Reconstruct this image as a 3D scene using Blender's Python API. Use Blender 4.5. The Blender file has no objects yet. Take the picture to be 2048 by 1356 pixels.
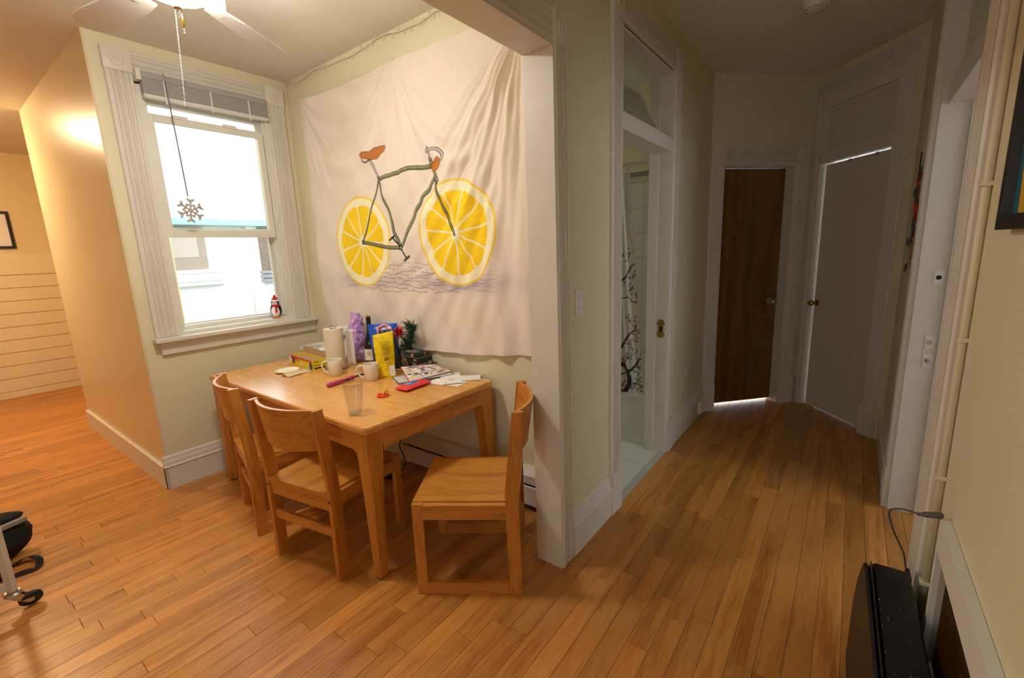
import bpy, bmesh, math, random
import numpy as np
from mathutils import Vector, Matrix, noise
random.seed(7); np.random.seed(7)
S = bpy.context.scene
COL = S.collection

# ---------------------------------------------------------------- camera
cd = bpy.data.cameras.new('camera'); cam = bpy.data.objects.new('camera', cd); COL.objects.link(cam)
cd.sensor_width = 36; cd.sensor_fit = 'HORIZONTAL'; cd.lens = 899.87 / 2048 * 36; cd.clip_start = 0.02
PI_, RO_, YA_ = math.radians(11.05568557), math.radians(-2.22308475), math.radians(37.05102292)
F0 = Vector((math.cos(YA_), math.sin(YA_), 0)); R0 = Vector((math.sin(YA_), -math.cos(YA_), 0)); U0 = Vector((0, 0, 1))
FW = F0 * math.cos(PI_) - U0 * math.sin(PI_); UP = U0 * math.cos(PI_) + F0 * math.sin(PI_)
RT = R0 * math.cos(RO_) + UP * math.sin(RO_); UPR = -R0 * math.sin(RO_) + UP * math.cos(RO_)
cam.matrix_world = Matrix(((RT.x, UPR.x, -FW.x, 0), (RT.y, UPR.y, -FW.y, 0), (RT.z, UPR.z, -FW.z, 1.5), (0, 0, 0, 1)))
S.camera = cam
# ---------------------------------------------------------------- world, lamps, exposure
w = bpy.data.worlds.new('overcast_sky'); S.world = w; w.use_nodes = True
bg = w.node_tree.nodes['Background']; bg.inputs[0].default_value = (0.86, 0.94, 1.0, 1); bg.inputs[1].default_value = 2.0
S.view_settings.view_transform = 'Standard'; S.view_settings.look = 'None'
S.view_settings.exposure = 1.25; S.view_settings.gamma = 1.0; S.view_settings.use_curve_mapping = False
S.cycles.max_bounces = 12; S.cycles.diffuse_bounces = 7; S.cycles.glossy_bounces = 4; S.cycles.transparent_max_bounces = 16
S.cycles.use_denoising = True; S.cycles.sample_clamp_indirect = 6
FAN_GLOW = 50.0; KITCHEN_GLOW = 75.0

# ---------------------------------------------------------------- materials
MATS = {}
def srgb(c):
    if isinstance(c, str):
        c = [int(c[i:i + 2], 16) / 255 for i in (0, 2, 4)]
    return tuple(((v / 12.92) if v <= .04045 else ((v + .055) / 1.055) ** 2.4) for v in c)
def mat(name, c, rough=.5, metal=0, spec=.5, bump=0, bscale=60, vary=0, vscale=4, emit=None, estr=0, sheen=0, coat=0, alpha=1, trans=0, ior=1.45):
    if name in MATS: return MATS[name]
    m = bpy.data.materials.new(name); m.use_nodes = True; nt = m.node_tree; b = nt.nodes['Principled BSDF']
    c = srgb(c)
    b.inputs['Base Color'].default_value = (*c, 1); b.inputs['Roughness'].default_value = rough
    b.inputs['Metallic'].default_value = metal; b.inputs['Specular IOR Level'].default_value = spec
    b.inputs['Coat Weight'].default_value = coat; b.inputs['IOR'].default_value = ior
    b.inputs['Transmission Weight'].default_value = trans
    if sheen: b.inputs['Sheen Weight'].default_value = sheen
    if emit: b.inputs['Emission Color'].default_value = (*srgb(emit), 1); b.inputs['Emission Strength'].default_value = estr
    tc = nt.nodes.new('ShaderNodeTexCoord')
    if bump:
        n = nt.nodes.new('ShaderNodeTexNoise'); n.inputs['Scale'].default_value = bscale; n.inputs['Detail'].default_value = 4
        bp = nt.nodes.new('ShaderNodeBump'); bp.inputs['Strength'].default_value = bump; bp.inputs['Distance'].default_value = .002
        nt.links.new(tc.outputs['Object'], n.inputs['Vector']); nt.links.new(n.outputs['Fac'], bp.inputs['Height']); nt.links.new(bp.outputs[0], b.inputs['Normal'])
    if vary:
        n = nt.nodes.new('ShaderNodeTexNoise'); n.inputs['Scale'].default_value = vscale; n.inputs['Detail'].default_value = 5
        mr = nt.nodes.new('ShaderNodeMapRange'); mr.inputs[1].default_value = .3; mr.inputs[2].default_value = .7
        mr.inputs[3].default_value = 1 - vary; mr.inputs[4].default_value = 1 + vary * .3
        mx = nt.nodes.new('ShaderNodeVectorMath'); mx.operation = 'SCALE'; mx.inputs[0].default_value = c
        nt.links.new(tc.outputs['Object'], n.inputs['Vector']); nt.links.new(n.outputs['Fac'], mr.inputs[0])
        nt.links.new(mr.outputs[0], mx.inputs['Scale']); nt.links.new(mx.outputs[0], b.inputs['Base Color'])
    MATS[name] = m; return m
def wood(name, c1, c2, c3, axis=0, rough=.35, fine=1.0, tone=False, coat=0, amp=.35):
    """grain runs along `axis` of the object; tone = per-piece attribute that shifts and shades the grain"""
    if name in MATS: return MATS[name]
    m = bpy.data.materials.new(name); m.use_nodes = True; nt = m.node_tree; b = nt.nodes['Principled BSDF']; L = nt.links.new
    N = nt.nodes.new
    tc = N('ShaderNodeTexCoord'); mp = N('ShaderNodeMapping')
    sc = [14 * fine] * 3; sc[axis] = 1.1 * fine; mp.inputs['Scale'].default_value = sc
    L(tc.outputs['Object'], mp.inputs['Vector'])
    vec = mp.outputs[0]
    if tone:
        at = N('ShaderNodeAttribute'); at.attribute_name = 'tone'
        vm = N('ShaderNodeVectorMath'); vm.operation = 'SCALE'; vm.inputs[0].default_value = (37, 71, 53); L(at.outputs['Fac'], vm.inputs['Scale'])
        va = N('ShaderNodeVectorMath'); L(vec, va.inputs[0]); L(vm.outputs[0], va.inputs[1]); vec = va.outputs[0]
    n1 = N('ShaderNodeTexNoise'); n1.inputs['Scale'].default_value = .55; n1.inputs['Detail'].default_value = 2; L(vec, n1.inputs['Vector'])
    wv = N('ShaderNodeMath'); wv.operation = 'MULTIPLY'; wv.inputs[1].default_value = 16; L(n1.outputs['Fac'], wv.inputs[0])
    sn = N('ShaderNodeMath'); sn.operation = 'SINE'; L(wv.outputs[0], sn.inputs[0])
    n2 = N('ShaderNodeTexNoise'); n2.inputs['Scale'].default_value = 6; n2.inputs['Detail'].default_value = 5; L(vec, n2.inputs['Vector'])
    ad = N('ShaderNodeMath'); ad.operation = 'MULTIPLY_ADD'; ad.inputs[1].default_value = amp * .5; ad.inputs[2].default_value = 0; L(sn.outputs[0], ad.inputs[0])
    ad2 = N('ShaderNodeMath'); ad2.operation = 'ADD'; L(ad.outputs[0], ad2.inputs[0]); L(n2.outputs['Fac'], ad2.inputs[1])
    cr = N('ShaderNodeValToRGB'); e = cr.color_ramp.elements
    e[0].position = .25; e[0].color = (*srgb(c3), 1); e[1].position = .8; e[1].color = (*srgb(c1), 1)
    k = e.new(.5); k.color = (*srgb(c2), 1)
    L(ad2.outputs[0], cr.inputs[0]); out = cr.outputs[0]
    if tone:
        mr = N('ShaderNodeMapRange'); mr.inputs[3].default_value = .78; mr.inputs[4].default_value = 1.14; L(at.outputs['Fac'], mr.inputs[0])
        vs = N('ShaderNodeVectorMath'); vs.operation = 'SCALE'; L(out, vs.inputs[0]); L(mr.outputs[0], vs.inputs['Scale']); out = vs.outputs[0]
    L(out, b.inputs['Base Color'])
    rr = N('ShaderNodeMapRange'); rr.inputs[3].default_value = rough - .06; rr.inputs[4].default_value = rough + .1; L(n2.outputs['Fac'], rr.inputs[0]); L(rr.outputs[0], b.inputs['Roughness'])
    b.inputs['Coat Weight'].default_value = coat; b.inputs['Coat Roughness'].default_value = .25
    bp = N('ShaderNodeBump'); bp.inputs['Strength'].default_value = .15; bp.inputs['Distance'].default_value = .001; L(ad2.outputs[0], bp.inputs['Height']); L(bp.outputs[0], b.inputs['Normal'])
    MATS[name] = m; return m
def painted(name, rough=.8, bump=0, sheen=0, bscale=300, spec=.3):
    """flat print held in the mesh's colour attribute 'print'"""
    if name in MATS: return MATS[name]
    m = bpy.data.materials.new(name); m.use_nodes = True; nt = m.node_tree; b = nt.nodes['Principled BSDF']
    a = nt.nodes.new('ShaderNodeAttribute'); a.attribute_name = 'print'; nt.links.new(a.outputs['Color'], b.inputs['Base Color'])
    b.inputs['Roughness'].default_value = rough; b.inputs['Specular IOR Level'].default_value = spec
    if bump:
        tc = nt.nodes.new('ShaderNodeTexCoord'); n = nt.nodes.new('ShaderNodeTexNoise'); n.inputs['Scale'].default_value = bscale
        bp = nt.nodes.new('ShaderNodeBump'); bp.inputs['Strength'].default_value = bump; bp.inputs['Distance'].default_value = .001
        nt.links.new(tc.outputs['Object'], n.inputs['Vector']); nt.links.new(n.outputs['Fac'], bp.inputs['Height']); nt.links.new(bp.outputs[0], b.inputs['Normal'])
    MATS[name] = m; return m
def clear_glass(name, tint=(1, 1, 1), gloss=1.0, power=6):
    if name in MATS: return MATS[name]
    m = bpy.data.materials.new(name); m.use_nodes = True; nt = m.node_tree; nt.nodes.clear(); N = nt.nodes.new
    o = N('ShaderNodeOutputMaterial'); t = N('ShaderNodeBsdfTransparent'); t.inputs[0].default_value = (*tint, 1)
    g = N('ShaderNodeBsdfGlossy'); g.inputs['Roughness'].default_value = .02; f = N('ShaderNodeMath'); f.operation = 'POWER'; f.inputs[1].default_value = power
    lw = N('ShaderNodeLayerWeight'); lw.inputs[0].default_value = .5; nt.links.new(lw.outputs['Facing'], f.inputs[0]); gl_ = N('ShaderNodeMath'); gl_.operation = 'MULTIPLY_ADD'; gl_.inputs[1].default_value = .5; gl_.inputs[2].default_value = .04; nt.links.new(f.outputs[0], gl_.inputs[0]); f = gl_
    mu = N('ShaderNodeMath'); mu.operation = 'MULTIPLY'; mu.inputs[1].default_value = gloss
    x = N('ShaderNodeMixShader'); L = nt.links.new
    L(f.outputs[0], mu.inputs[0]); L(mu.outputs[0], x.inputs[0]); L(t.outputs[0], x.inputs[1]); L(g.outputs[0], x.inputs[2]); L(x.outputs[0], o.inputs[0])
    MATS[name] = m; return m

CREAM = mat('cream_wall_paint', 'dbd5b6', rough=.5, bump=.25, bscale=90, vary=.05, vscale=1.3)
CREAMG = mat('glossy_cream_wall_paint', 'd8c9a6', rough=.27, bump=.10, bscale=14, vary=.04, vscale=1.2)
WHITE = mat('white_trim_paint', 'd8d3c9', rough=.38, bump=.12, bscale=26, vary=.04, vscale=6)
CEIL = mat('ceiling_paint', 'dddbd0', rough=.8, bump=.15, bscale=60, vary=.04, vscale=1)
SHIP = mat('cream_shiplap_paint', 'e3d6b4', rough=.45, bump=.2, bscale=30, vary=.03)
VINYL = mat('white_window_vinyl', 'dcdad2', rough=.4, vary=.04, vscale=12)
DARK = mat('joint_shadow_brown', '241505', rough=.9)
OAKF = wood('oak_floor', 'c98c46', 'bd7d38', 'a36526', axis=0, rough=.32, fine=1.5, tone=True, coat=0)
OAKV = {a: wood('oak_veneer_%d' % a, 'cc8c3c', 'bc7a2d', '9d5f1c', axis=a, rough=.36, fine=1.6, coat=.1, amp=.24) for a in (0, 1, 2)}
WALNUT = wood('brown_door_veneer', '80561a', '744a12', '5e390b', axis=2, rough=.30, fine=1.0, coat=.25)
METAL = mat('brushed_metal', 'b8b6b2', rough=.3, metal=1)
CHROME = mat('chrome', 'd8d8dc', rough=.12, metal=1)
BRASS = mat('brass', 'b8923c', rough=.25, metal=1)
BLACK = mat('black_plastic', '121214', rough=.45)
WPLAST = mat('white_plastic', 'e2e0d8', rough=.35)
PAPER = mat('white_paper', 'e8e6e2', rough=.8)
TILE = mat('white_tile', 'dddbd2', rough=.18)
GROUT = mat('grout', '8d8d85', rough=.9)

# ---------------------------------------------------------------- mesh helpers
def link(o, parent=None):
    COL.objects.link(o)
    if parent: o.parent = parent
    return o
def obj(name, bm, m, parent=None, smooth=False, mw=None):
    me = bpy.data.meshes.new(name); bm.normal_update(); bm.to_mesh(me); bm.free()
    for x in (m if isinstance(m, (list, tuple)) else [m]): me.materials.append(x)
    if smooth:
        me.polygons.foreach_set('use_smooth', [True] * len(me.polygons))
        if smooth == 'auto':
            me.set_sharp_from_angle(angle=math.radians(38))
    o = bpy.data.objects.new(name, me); link(o, parent)
    if mw is not None: o.matrix_local = mw
    return o
def struct(name, bm, m, parent=None, smooth=False):
    o = obj(name, bm, m, parent, smooth)
    if not parent: o['kind'] = 'structure'
    return o
def tag(o, label=None, cat=None, group=None, kind=None):
    if label: o['label'] = label
    if cat: o['category'] = cat
    if group: o['group'] = group
    if kind: o['kind'] = kind
    return o
def empty(name, loc=(0, 0, 0), rz=0, label=None, cat=None, group=None, kind=None, parent=None):
    o = bpy.data.objects.new(name, None); link(o, parent); o.location = loc; o.rotation_euler = (0, 0, rz); o.empty_display_size = .05
    return tag(o, label, cat, group, kind)
def bx(bm, x0, x1, y0, y1, z0, z1, M=None, mi=0, bev=0):
    r = bmesh.ops.create_cube(bm, size=1); vs = r['verts']
    for v in vs:
        v.co = Vector(((x0 + x1) / 2 + v.co.x * (x1 - x0), (y0 + y1) / 2 + v.co.y * (y1 - y0), (z0 + z1) / 2 + v.co.z * (z1 - z0)))
        if M is not None: v.co = M @ v.co
    fs = {f for v in vs for f in v.link_faces}
    for f in fs: f.material_index = mi
    if bev:
        es = {e for f in fs for e in f.edges}
        bmesh.ops.bevel(bm, geom=list(es), offset=bev, segments=2, profile=.6, affect='EDGES')
    return bm
def box(name, x0, x1, y0, y1, z0, z1, m, parent=None, bev=0, M=None, st=False):
    bm = bx(bmesh.new(), x0, x1, y0, y1, z0, z1, M, 0, bev)
    return struct(name, bm, m, parent) if st else obj(name, bm, m, parent)
def extrude(bm, prof, o, u, v, wd, close=True):
    """profile (a,b) -> o + a*u + b*v, swept along vector wd"""
    o, u, v, wd = Vector(o), Vector(u), Vector(v), Vector(wd)
    A = [bm.verts.new(o + u * a + v * b) for a, b in prof]; B = [bm.verts.new(x.co + wd) for x in A]; n = len(A)
    for i in range(n if close else n - 1):
        j = (i + 1) % n; bm.faces.new((A[i], A[j], B[j], B[i]))
    if close: bm.faces.new(A[::-1]); bm.faces.new(B)
    return bm
def fix(bm): bmesh.ops.recalc_face_normals(bm, faces=bm.faces); return bm
def lathe(bm, prof, M=None, seg=32, mi=0, cap=True):
    rings = []
    for r, z in prof:
        rings.append([bm.verts.new((r * math.cos(2 * math.pi * i / seg), r * math.sin(2 * math.pi * i / seg), z)) for i in range(seg)] if r > 1e-6 else [bm.verts.new((0, 0, z))])
    nf = []
    for a, b in zip(rings, rings[1:]):
        for i in range(seg):
            j = (i + 1) % seg
            if len(a) == 1 and len(b) == 1: continue
            if len(a) == 1: nf.append(bm.faces.new((a[0], b[j], b[i])))
            elif len(b) == 1: nf.append(bm.faces.new((a[i], a[j], b[0])))
            else: nf.append(bm.faces.new((a[i], a[j], b[j], b[i])))
    for f in nf: f.material_index = mi
    if M is not None:
        for ring in rings:
            for v in ring: v.co = M @ v.co
    return fix(bm)
def tube(bm, pts, r, seg=8, mi=0, closed=False):
    pts = [Vector(p) for p in pts]; n = len(pts); rings = []
    rr = r if isinstance(r, (list, tuple)) else [r] * n
    t0 = (pts[1] - pts[0]).normalized(); up = Vector((0, 0, 1)) if abs(t0.z) < .9 else Vector((1, 0, 0)); nrm = t0.cross(up).normalized()
    for i, p in enumerate(pts):
        a = pts[i - 1] if i or closed else pts[0]; b = pts[(i + 1) % n] if i < n - 1 or closed else pts[-1]
        t = (b - a).normalized(); nrm = (nrm - t * nrm.dot(t)).normalized(); bn = t.cross(nrm)
        rings.append([bm.verts.new(p + (nrm * math.cos(2 * math.pi * k / seg) + bn * math.sin(2 * math.pi * k / seg)) * rr[i]) for k in range(seg)])
    for i in range(n if closed else n - 1):
        a, b = rings[i], rings[(i + 1) % n]
        for k in range(seg):
            f = bm.faces.new((a[k], a[(k + 1) % seg], b[(k + 1) % seg], b[k])); f.material_index = mi
    if not closed: bm.faces.new(rings[0][::-1]).material_index = mi; bm.faces.new(rings[-1]).material_index = mi
    return bm
def smoothpts(pts, n=6):
    P = [Vector(p) for p in pts]; out = []
    for i in range(len(P) - 1):
        a, b, c, d = P[max(i - 1, 0)], P[i], P[i + 1], P[min(i + 2, len(P) - 1)]
        for k in range(n):
            t = k / n
            out.append(.5 * ((2 * b) + (-a + c) * t + (2 * a - 5 * b + 4 * c - d) * t * t + (-a + 3 * b - 3 * c + d) * t ** 3))
    return out + [P[-1]]
def prism(bm, poly, z0, z1, M=None, mi=0):
    A = [bm.verts.new((x, y, z0)) for x, y in poly]; B = [bm.verts.new((x, y, z1)) for x, y in poly]; n = len(A)
    fs = [bm.faces.new((A[i], A[(i + 1) % n], B[(i + 1) % n], B[i])) for i in range(n)] + [bm.faces.new(A[::-1]), bm.faces.new(B)]
    for f in fs: f.material_index = mi
    if M is not None:
        for v in A + B: v.co = M @ v.co
    return fix(bm)
def text(name, body, size, M, m, parent, depth=.0002, align='CENTER', sx=1.0):
    c = bpy.data.curves.new(name, 'FONT'); c.body = body; c.size = size; c.extrude = depth; c.align_x = align; c.align_y = 'CENTER'; c.space_line = .95
    o = bpy.data.objects.new(name, c)
    me = bpy.data.meshes.new_from_object(o); me.name = name; me.materials.clear(); me.materials.append(m); bpy.data.objects.remove(o); bpy.data.curves.remove(c)
    o = bpy.data.objects.new(name, me); link(o, parent)
    o.matrix_local = M @ Matrix.Diagonal((sx, 1, 1, 1)); return o
def frame(o, xax, yax):
    """matrix with local x=xax, y=yax, z = x cross y"""
    x, y = Vector(xax).normalized(), Vector(yax).normalized(); z = x.cross(y).normalized(); y = z.cross(x)
    return Matrix(((x.x, y.x, z.x, o[0]), (x.y, y.y, z.y, o[1]), (x.z, y.z, z.z, o[2]), (0, 0, 0, 1)))
def grid_mesh(name, P, colours, m, parent=None, thick=0, smooth=True):
    """P: (rows, cols, 3) array, colours: (rows, cols, 3) linear or None"""
    r, c = P.shape[:2]; V = P.reshape(-1, 3); i = np.arange(r * c).reshape(r, c)
    F = np.stack([i[:-1, :-1], i[:-1, 1:], i[1:, 1:], i[1:, :-1]], -1).reshape(-1, 4)
    me = bpy.data.meshes.new(name); me.vertices.add(len(V)); me.vertices.foreach_set('co', V.astype(np.float32).ravel())
    me.loops.add(F.size); me.loops.foreach_set('vertex_index', F.astype(np.int32).ravel())
    me.polygons.add(len(F)); me.polygons.foreach_set('loop_start', np.arange(0, F.size, 4, dtype=np.int32)); me.polygons.foreach_set('loop_total', np.full(len(F), 4, dtype=np.int32))
    me.update(calc_edges=True); me.validate()
    if smooth: me.polygons.foreach_set('use_smooth', [True] * len(me.polygons))
    if colours is not None:
        a = me.color_attributes.new('print', 'FLOAT_COLOR', 'POINT'); cc = np.ones((len(V), 4), np.float32); cc[:, :3] = colours.reshape(-1, 3); a.data.foreach_set('color', cc.ravel())
    me.materials.append(m); o = bpy.data.objects.new(name, me); link(o, parent)
    if thick:
        md = o.modifiers.new('thickness', 'SOLIDIFY'); md.thickness = thick; md.offset = 0
    return o
# painting helpers on coordinate arrays
def lin(c): return np.array(srgb(c), np.float32)
def seg_dist(X, Y, pts, widths=None):
    D = np.full(X.shape, 9.0); W = np.zeros(X.shape)
    for k in range(len(pts) - 1):
        (ax, ay), (b_x, b_y) = pts[k], pts[k + 1]; dx, dy = b_x - ax, b_y - ay; l = dx * dx + dy * dy + 1e-12
        t = np.clip(((X - ax) * dx + (Y - ay) * dy) / l, 0, 1); d = np.hypot(X - ax - t * dx, Y - ay - t * dy)
        m = d < D; D = np.where(m, d, D)
    return D
def sm(x, a, b): return np.clip((x - a) / (b - a), 0, 1)
def mixc(C, c, f): f = np.clip(f, 0, 1)[..., None]; return C * (1 - f) + lin(c) * f
def inpoly(X, Y, poly):
    r = np.zeros(X.shape, bool); n = len(poly)
    for i in range(n):
        (x0, y0), (x1, y1) = poly[i], poly[(i + 1) % n]
        c = ((y0 > Y) != (y1 > Y)) & (X < (x1 - x0) * (Y - y0) / (y1 - y0 + 1e-12) + x0); r ^= c
    return r
def poly2(pts, n=6): return [(p.x, p.y) for p in smoothpts([(a, b, 0) for a, b in pts], n)]

HZ = 2.83       # ceiling height
YB, YW, XT, XA = 1.0, 3.6, 2.01, .84   # hall wall, window wall, tapestry wall, alcove wall
# ================================================================ FLOOR
fl = empty('floor', kind='structure')
base = box('subfloor', -2.7, 6.6, -3.2, 8.05, -.06, -.0145, DARK, fl)
def plank_bm(bm, x0, x1, y0, y1, t, lay):
    g = .0006; b = .0012
    lo = [(x0 + g, y0 + g), (x1 - g, y0 + g), (x1 - g, y1 - g), (x0 + g, y1 - g)]; hi = [(x0 + g + b, y0 + g + b), (x1 - g - b, y0 + g + b), (x1 - g - b, y1 - g - b), (x0 + g + b, y1 - g - b)]
    A = [bm.verts.new((x, y, -.014)) for x, y in lo]; B = [bm.verts.new((x, y, -b * .7)) for x, y in lo]; Cc = [bm.verts.new((x, y, 0)) for x, y in hi]
    for P, Q in ((A, B), (B, Cc)):
        for i in range(4):
            f = bm.faces.new((P[i], P[(i + 1) % 4], Q[(i + 1) % 4], Q[i])); f[lay] = t
    bm.faces.new(Cc)[lay] = t
CI = cam.matrix_world.inverted()
def project(p):
    q = CI @ Vector(p)
    if q.z > -.15: return None
    return 1024 + 899.87 * q.x / -q.z, 678 - 899.87 * q.y / -q.z
planks = []
y = -.42; row = 0
while y < 7.95:
    wd = .083 if y < 3.4 else .057
    x = -2.65 - random.random() * .8
    xe = 6.5 if y < 1.0 else (2.0 if y < 3.62 else (.86 if y < 5.8 else 1.62))
    while x < xe:
        l = random.choice((.35, .5, .7, .9, 1.1, 1.3)) * random.uniform(.85, 1.15); x1 = min(x + l, xe)
        if x1 - x > .04: planks.append((max(x, -2.65), x1, y, y + wd, random.random()))
        x = x1
    y += wd; row += 1
def seen(p):
    x0, x1, y0, y1, t = p; best = 0; pts = []
    if x1 < -.2: return 0
    for fx in (0, .25, .5, .75, 1):
        for yy in (y0, y1):
            q = project((x0 + (x1 - x0) * fx, yy, 0))
            if q and -30 < q[0] < 2078 and -30 < q[1] < 1386: pts.append(q)
    cx, cy = (x0 + x1) / 2, (y0 + y1) / 2
    if cy < -.27 and not (2.0 < cx < 3.1): return 0
    if x0 > 2.3 and cy > .99: return 0
    if len(pts) < 3: return 0
    P = [project((x, y, 0)) for x, y in ((max(x0, -.1), y0), (x1, y0), (x1, y1), (max(x0, -.1), y1))]
    if any(q is None for q in P): return 1e5 * (y1 - y0)
    return abs(sum(P[i][0] * P[(i + 1) % 4][1] - P[(i + 1) % 4][0] * P[i][1] for i in range(4))) / 2
sc_ = sorted(planks, key=seen, reverse=True)
for p in sc_[:296]:
    bm = bmesh.new(); lay = bm.faces.layers.float.new('tone'); plank_bm(bm, *p, lay); obj('plank', bm, OAKF, fl)
bm = bmesh.new(); lay = bm.faces.layers.float.new('tone')
for p in sc_[296:]: plank_bm(bm, *p, lay)
y = -.42 - .083 * 32
while y < -.43:      # room beyond the right-hand doorway
    plank_bm(bm, .6, 4.6, y, y + .083, random.random(), lay); y += .083
y = 1.0 + .083 * 0
o = obj('plank_field', bm, OAKF, fl); o['kind'] = 'stuff'
# bathroom floor tiles
bt = bmesh.new(); bx(bt, 2.0, 4.0, 1.03, 3.0, -.0145, -.006); obj('tile_bed', bt, GROUT, fl)
for i in range(3):
    for j in range(5):
        bm = bx(bmesh.new(), 2.25 + i * .305, 2.25 + i * .305 + .3, 1.035 + j * .305, 1.035 + j * .305 + .3, -.006, .002, bev=.0015); obj('tile', bm, TILE, fl)
box('threshold', 2.2, 3.2, .985, 1.034, -.01, .004, mat('marble_threshold', 'b9b7ad', rough=.3), fl)

# ================================================================ CEILING
ce = empty('ceiling', kind='structure')
box('plaster_panel', -2.7, XA + .01, -.45, 8.05, HZ, HZ + .1, CEIL, ce)
box('plaster_panel', XA + .01, XT, -.45, YW + .16, HZ, HZ + .1, CEIL, ce)
box('plaster_panel', XA + .01, 1.72, 5.68, 8.05, HZ, HZ + .1, CEIL, ce)
box('plaster_panel', XT, 5.0, -.45, 3.05, HZ, HZ + .1, CEIL, ce)
box('plaster_panel', .5, 4.7, -3.2, -.44, HZ, HZ + .1, CEIL, ce)

# ================================================================ WALLS
def wallbox(name, boxes, m=CREAM, M=None):
    bm = bmesh.new()
    for b in boxes: bx(bm, *b, M=M)
    return struct(name, bm, m)
# window wall: opening x 1.05..1.835  z 1.03..2.64
WX0, WX1, WZ0, WZ1 = 1.045, 1.835, 1.03, 2.64
wallbox('wall_window', [(XA + .012, WX0, YW, YW + .17, 0, HZ), (WX1, XT + .15, YW, YW + .17, 0, HZ), (WX0, WX1, YW, YW + .17, 0, WZ0 - .03), (WX0, WX1, YW, YW + .17, WZ1, HZ)])
wallbox('wall_tapestry', [(XT, XT + .12, 1.12, YW, 0, HZ)])
wallbox('wall_alcove', [(XA, XA + .012, YW, 5.66, 0, HZ), (XA + .012, XA + .13, YW + .17, 5.66, 0, HZ), (XA, 1.6, 5.66, 5.8, 0, HZ), (1.6, 1.72, 5.66, 7.92, 0, HZ)], CREAMG)
wallbox('wall_far', [(-2.7, 1.72, 7.92, 8.02, 0, HZ)], mat('far_wall_paint', 'dccba0', rough=.45, bump=.2, bscale=60))
wallbox('wall_left', [(-2.7, -2.6, -.4, -.2, 0, HZ), (-2.7, -2.6, .9, 8, 0, HZ), (-2.7, -2.6, -.2, .9, 0, 1.15), (-2.7, -2.6, -.2, .9, 2.1, HZ)])  # window opening behind the camera, added to fill the hall with daylight
# hall left wall with the bathroom door opening x 2.30..3.12, z to 2.56
wallbox('wall_hall_left', [(1.655, 2.30, YB, 1.12, 0, HZ), (3.125, 4.145, YB, 1.14, 0, HZ), (2.30, 3.125, YB, 1.14, 2.57, HZ)])
wallbox('wall_header', [(-2.65, 1.655, YB, 1.11, 2.285, HZ)])
# hall right wall with door opening x 2.0..3.08
wallbox('wall_hall_right', [(-2.7, 1.99, -.42, -.28, 0, HZ), (3.085, 4.16, -.42, -.28, 0, HZ), (1.99, 3.085, -.42, -.28, 2.66, HZ)])
# hall end: two angled walls
P1, P2, P3 = Vector((4.13, 1.0, 0)), Vector((4.86, .33, 0)), Vector((4.14, -.28, 0))
def wall_frame(A, B):
    """x runs A->B, y points out of the hall (away from viewer)"""
    d = (B - A).normalized(); n = Vector((d.y, -d.x, 0))
    if n.dot(Vector((4.2, .35, 0)) - A) > 0: n = -n
    return Matrix(((d.x, n.x, 0, A.x), (d.y, n.y, 0, A.y), (0, 0, 1, 0), (0, 0, 0, 1))), (B - A).length
MB, LB = wall_frame(P1, P2); MW, LW = wall_frame(P2, P3)
BD0, BD1, DTOP = .115, .815, 2.12         # brown door opening along the wall
wallbox('wall_hall_end', [(0, BD0, 0, .14, 0, HZ), (BD1, LB + .1, 0, .14, 0, HZ), (BD0, BD1, 0, .14, DTOP + .02, HZ)], M=MB)
WD0, WD1 = .045, .765
wallbox('wall_hall_angle', [(-.1, WD0, 0, .13, 0, HZ), (WD1, LW, 0, .13, 0, HZ), (WD0, WD1, 0, .13, 2.64, HZ)], M=MW)
# bathroom shell and room beyond the right door
wallbox('wall_bathroom', [(XT + .12, 2.2, 2.9, 3.0, 0, HZ), (3.0, 4.05, 2.9, 3.0, 0, HZ), (2.2, 3.0, 2.9, 3.0, 0, 1.3), (2.2, 3.0, 2.9, 3.0, 2.5, HZ), (3.97, 4.07, 1.1, 3.0, 0, HZ)], mat('bath_wall_paint', 'e4dabc', rough=.5))  # unseen far window opening added to bring daylight into the bathroom
wallbox('wall_side_room', [(.55, .65, -3.2, -.42, 0, HZ), (4.5, 4.6, -3.2, -.42, 0, HZ), (.6, 1.3, -3.2, -3.1, 0, HZ), (3.4, 4.6, -3.2, -3.1, 0, HZ), (1.3, 3.4, -3.2, -3.1, 0, .9), (1.3, 3.4, -3.2, -3.1, 2.3, HZ)], mat('side_room_paint', 'd6dade', rough=.6))

# ---------------------------------------------------------------- baseboards
BASEP = [(0, 0), (0, .022), (.15, .022), (.156, .028), (.163, .026), (.168, .018), (.19, .016), (.2, .012), (.21, .01), (.222, .008), (.23, .002), (.232, 0)]
def baseboard(name, a, b, out, h=1.0):
    """a->b along the foot of the wall, out = direction into the room"""
    a, b, out = Vector(a), Vector(b), Vector(out); bm = bmesh.new()
    extrude(bm, [(z * h, d) for z, d in BASEP], a, (0, 0, 1), out, b - a); return struct(name, fix(bm), WHITE)
baseboard('baseboard_window', (XA - .02, YW, 0), (XT, YW, 0), (0, -1, 0))
bm = bmesh.new(); extrude(bm, [(0, 0), (0, .02), (.155, .02), (.16, .012), (.16, 0)], (XA, YW - .022, 0), (0, 0, 1), (-1, 0, 0), (0, 2.2, 0)); struct('baseboard_alcove', fix(bm), WHITE)
baseboard('baseboard_hall_left', (1.75, YB, 0), (2.175, YB, 0), (0, -1, 0))
baseboard('baseboard_hall_far', (3.255, YB, 0), (4.10, YB, 0), (0, -1, 0))
baseboard('baseboard_hall_right', (3.21, -.28, 0), (4.12, -.28, 0), (0, 1, 0))
baseboard('baseboard_tapestry', (XT, 2.5, 0), (XT, YW, 0), (-1, 0, 0))

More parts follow.
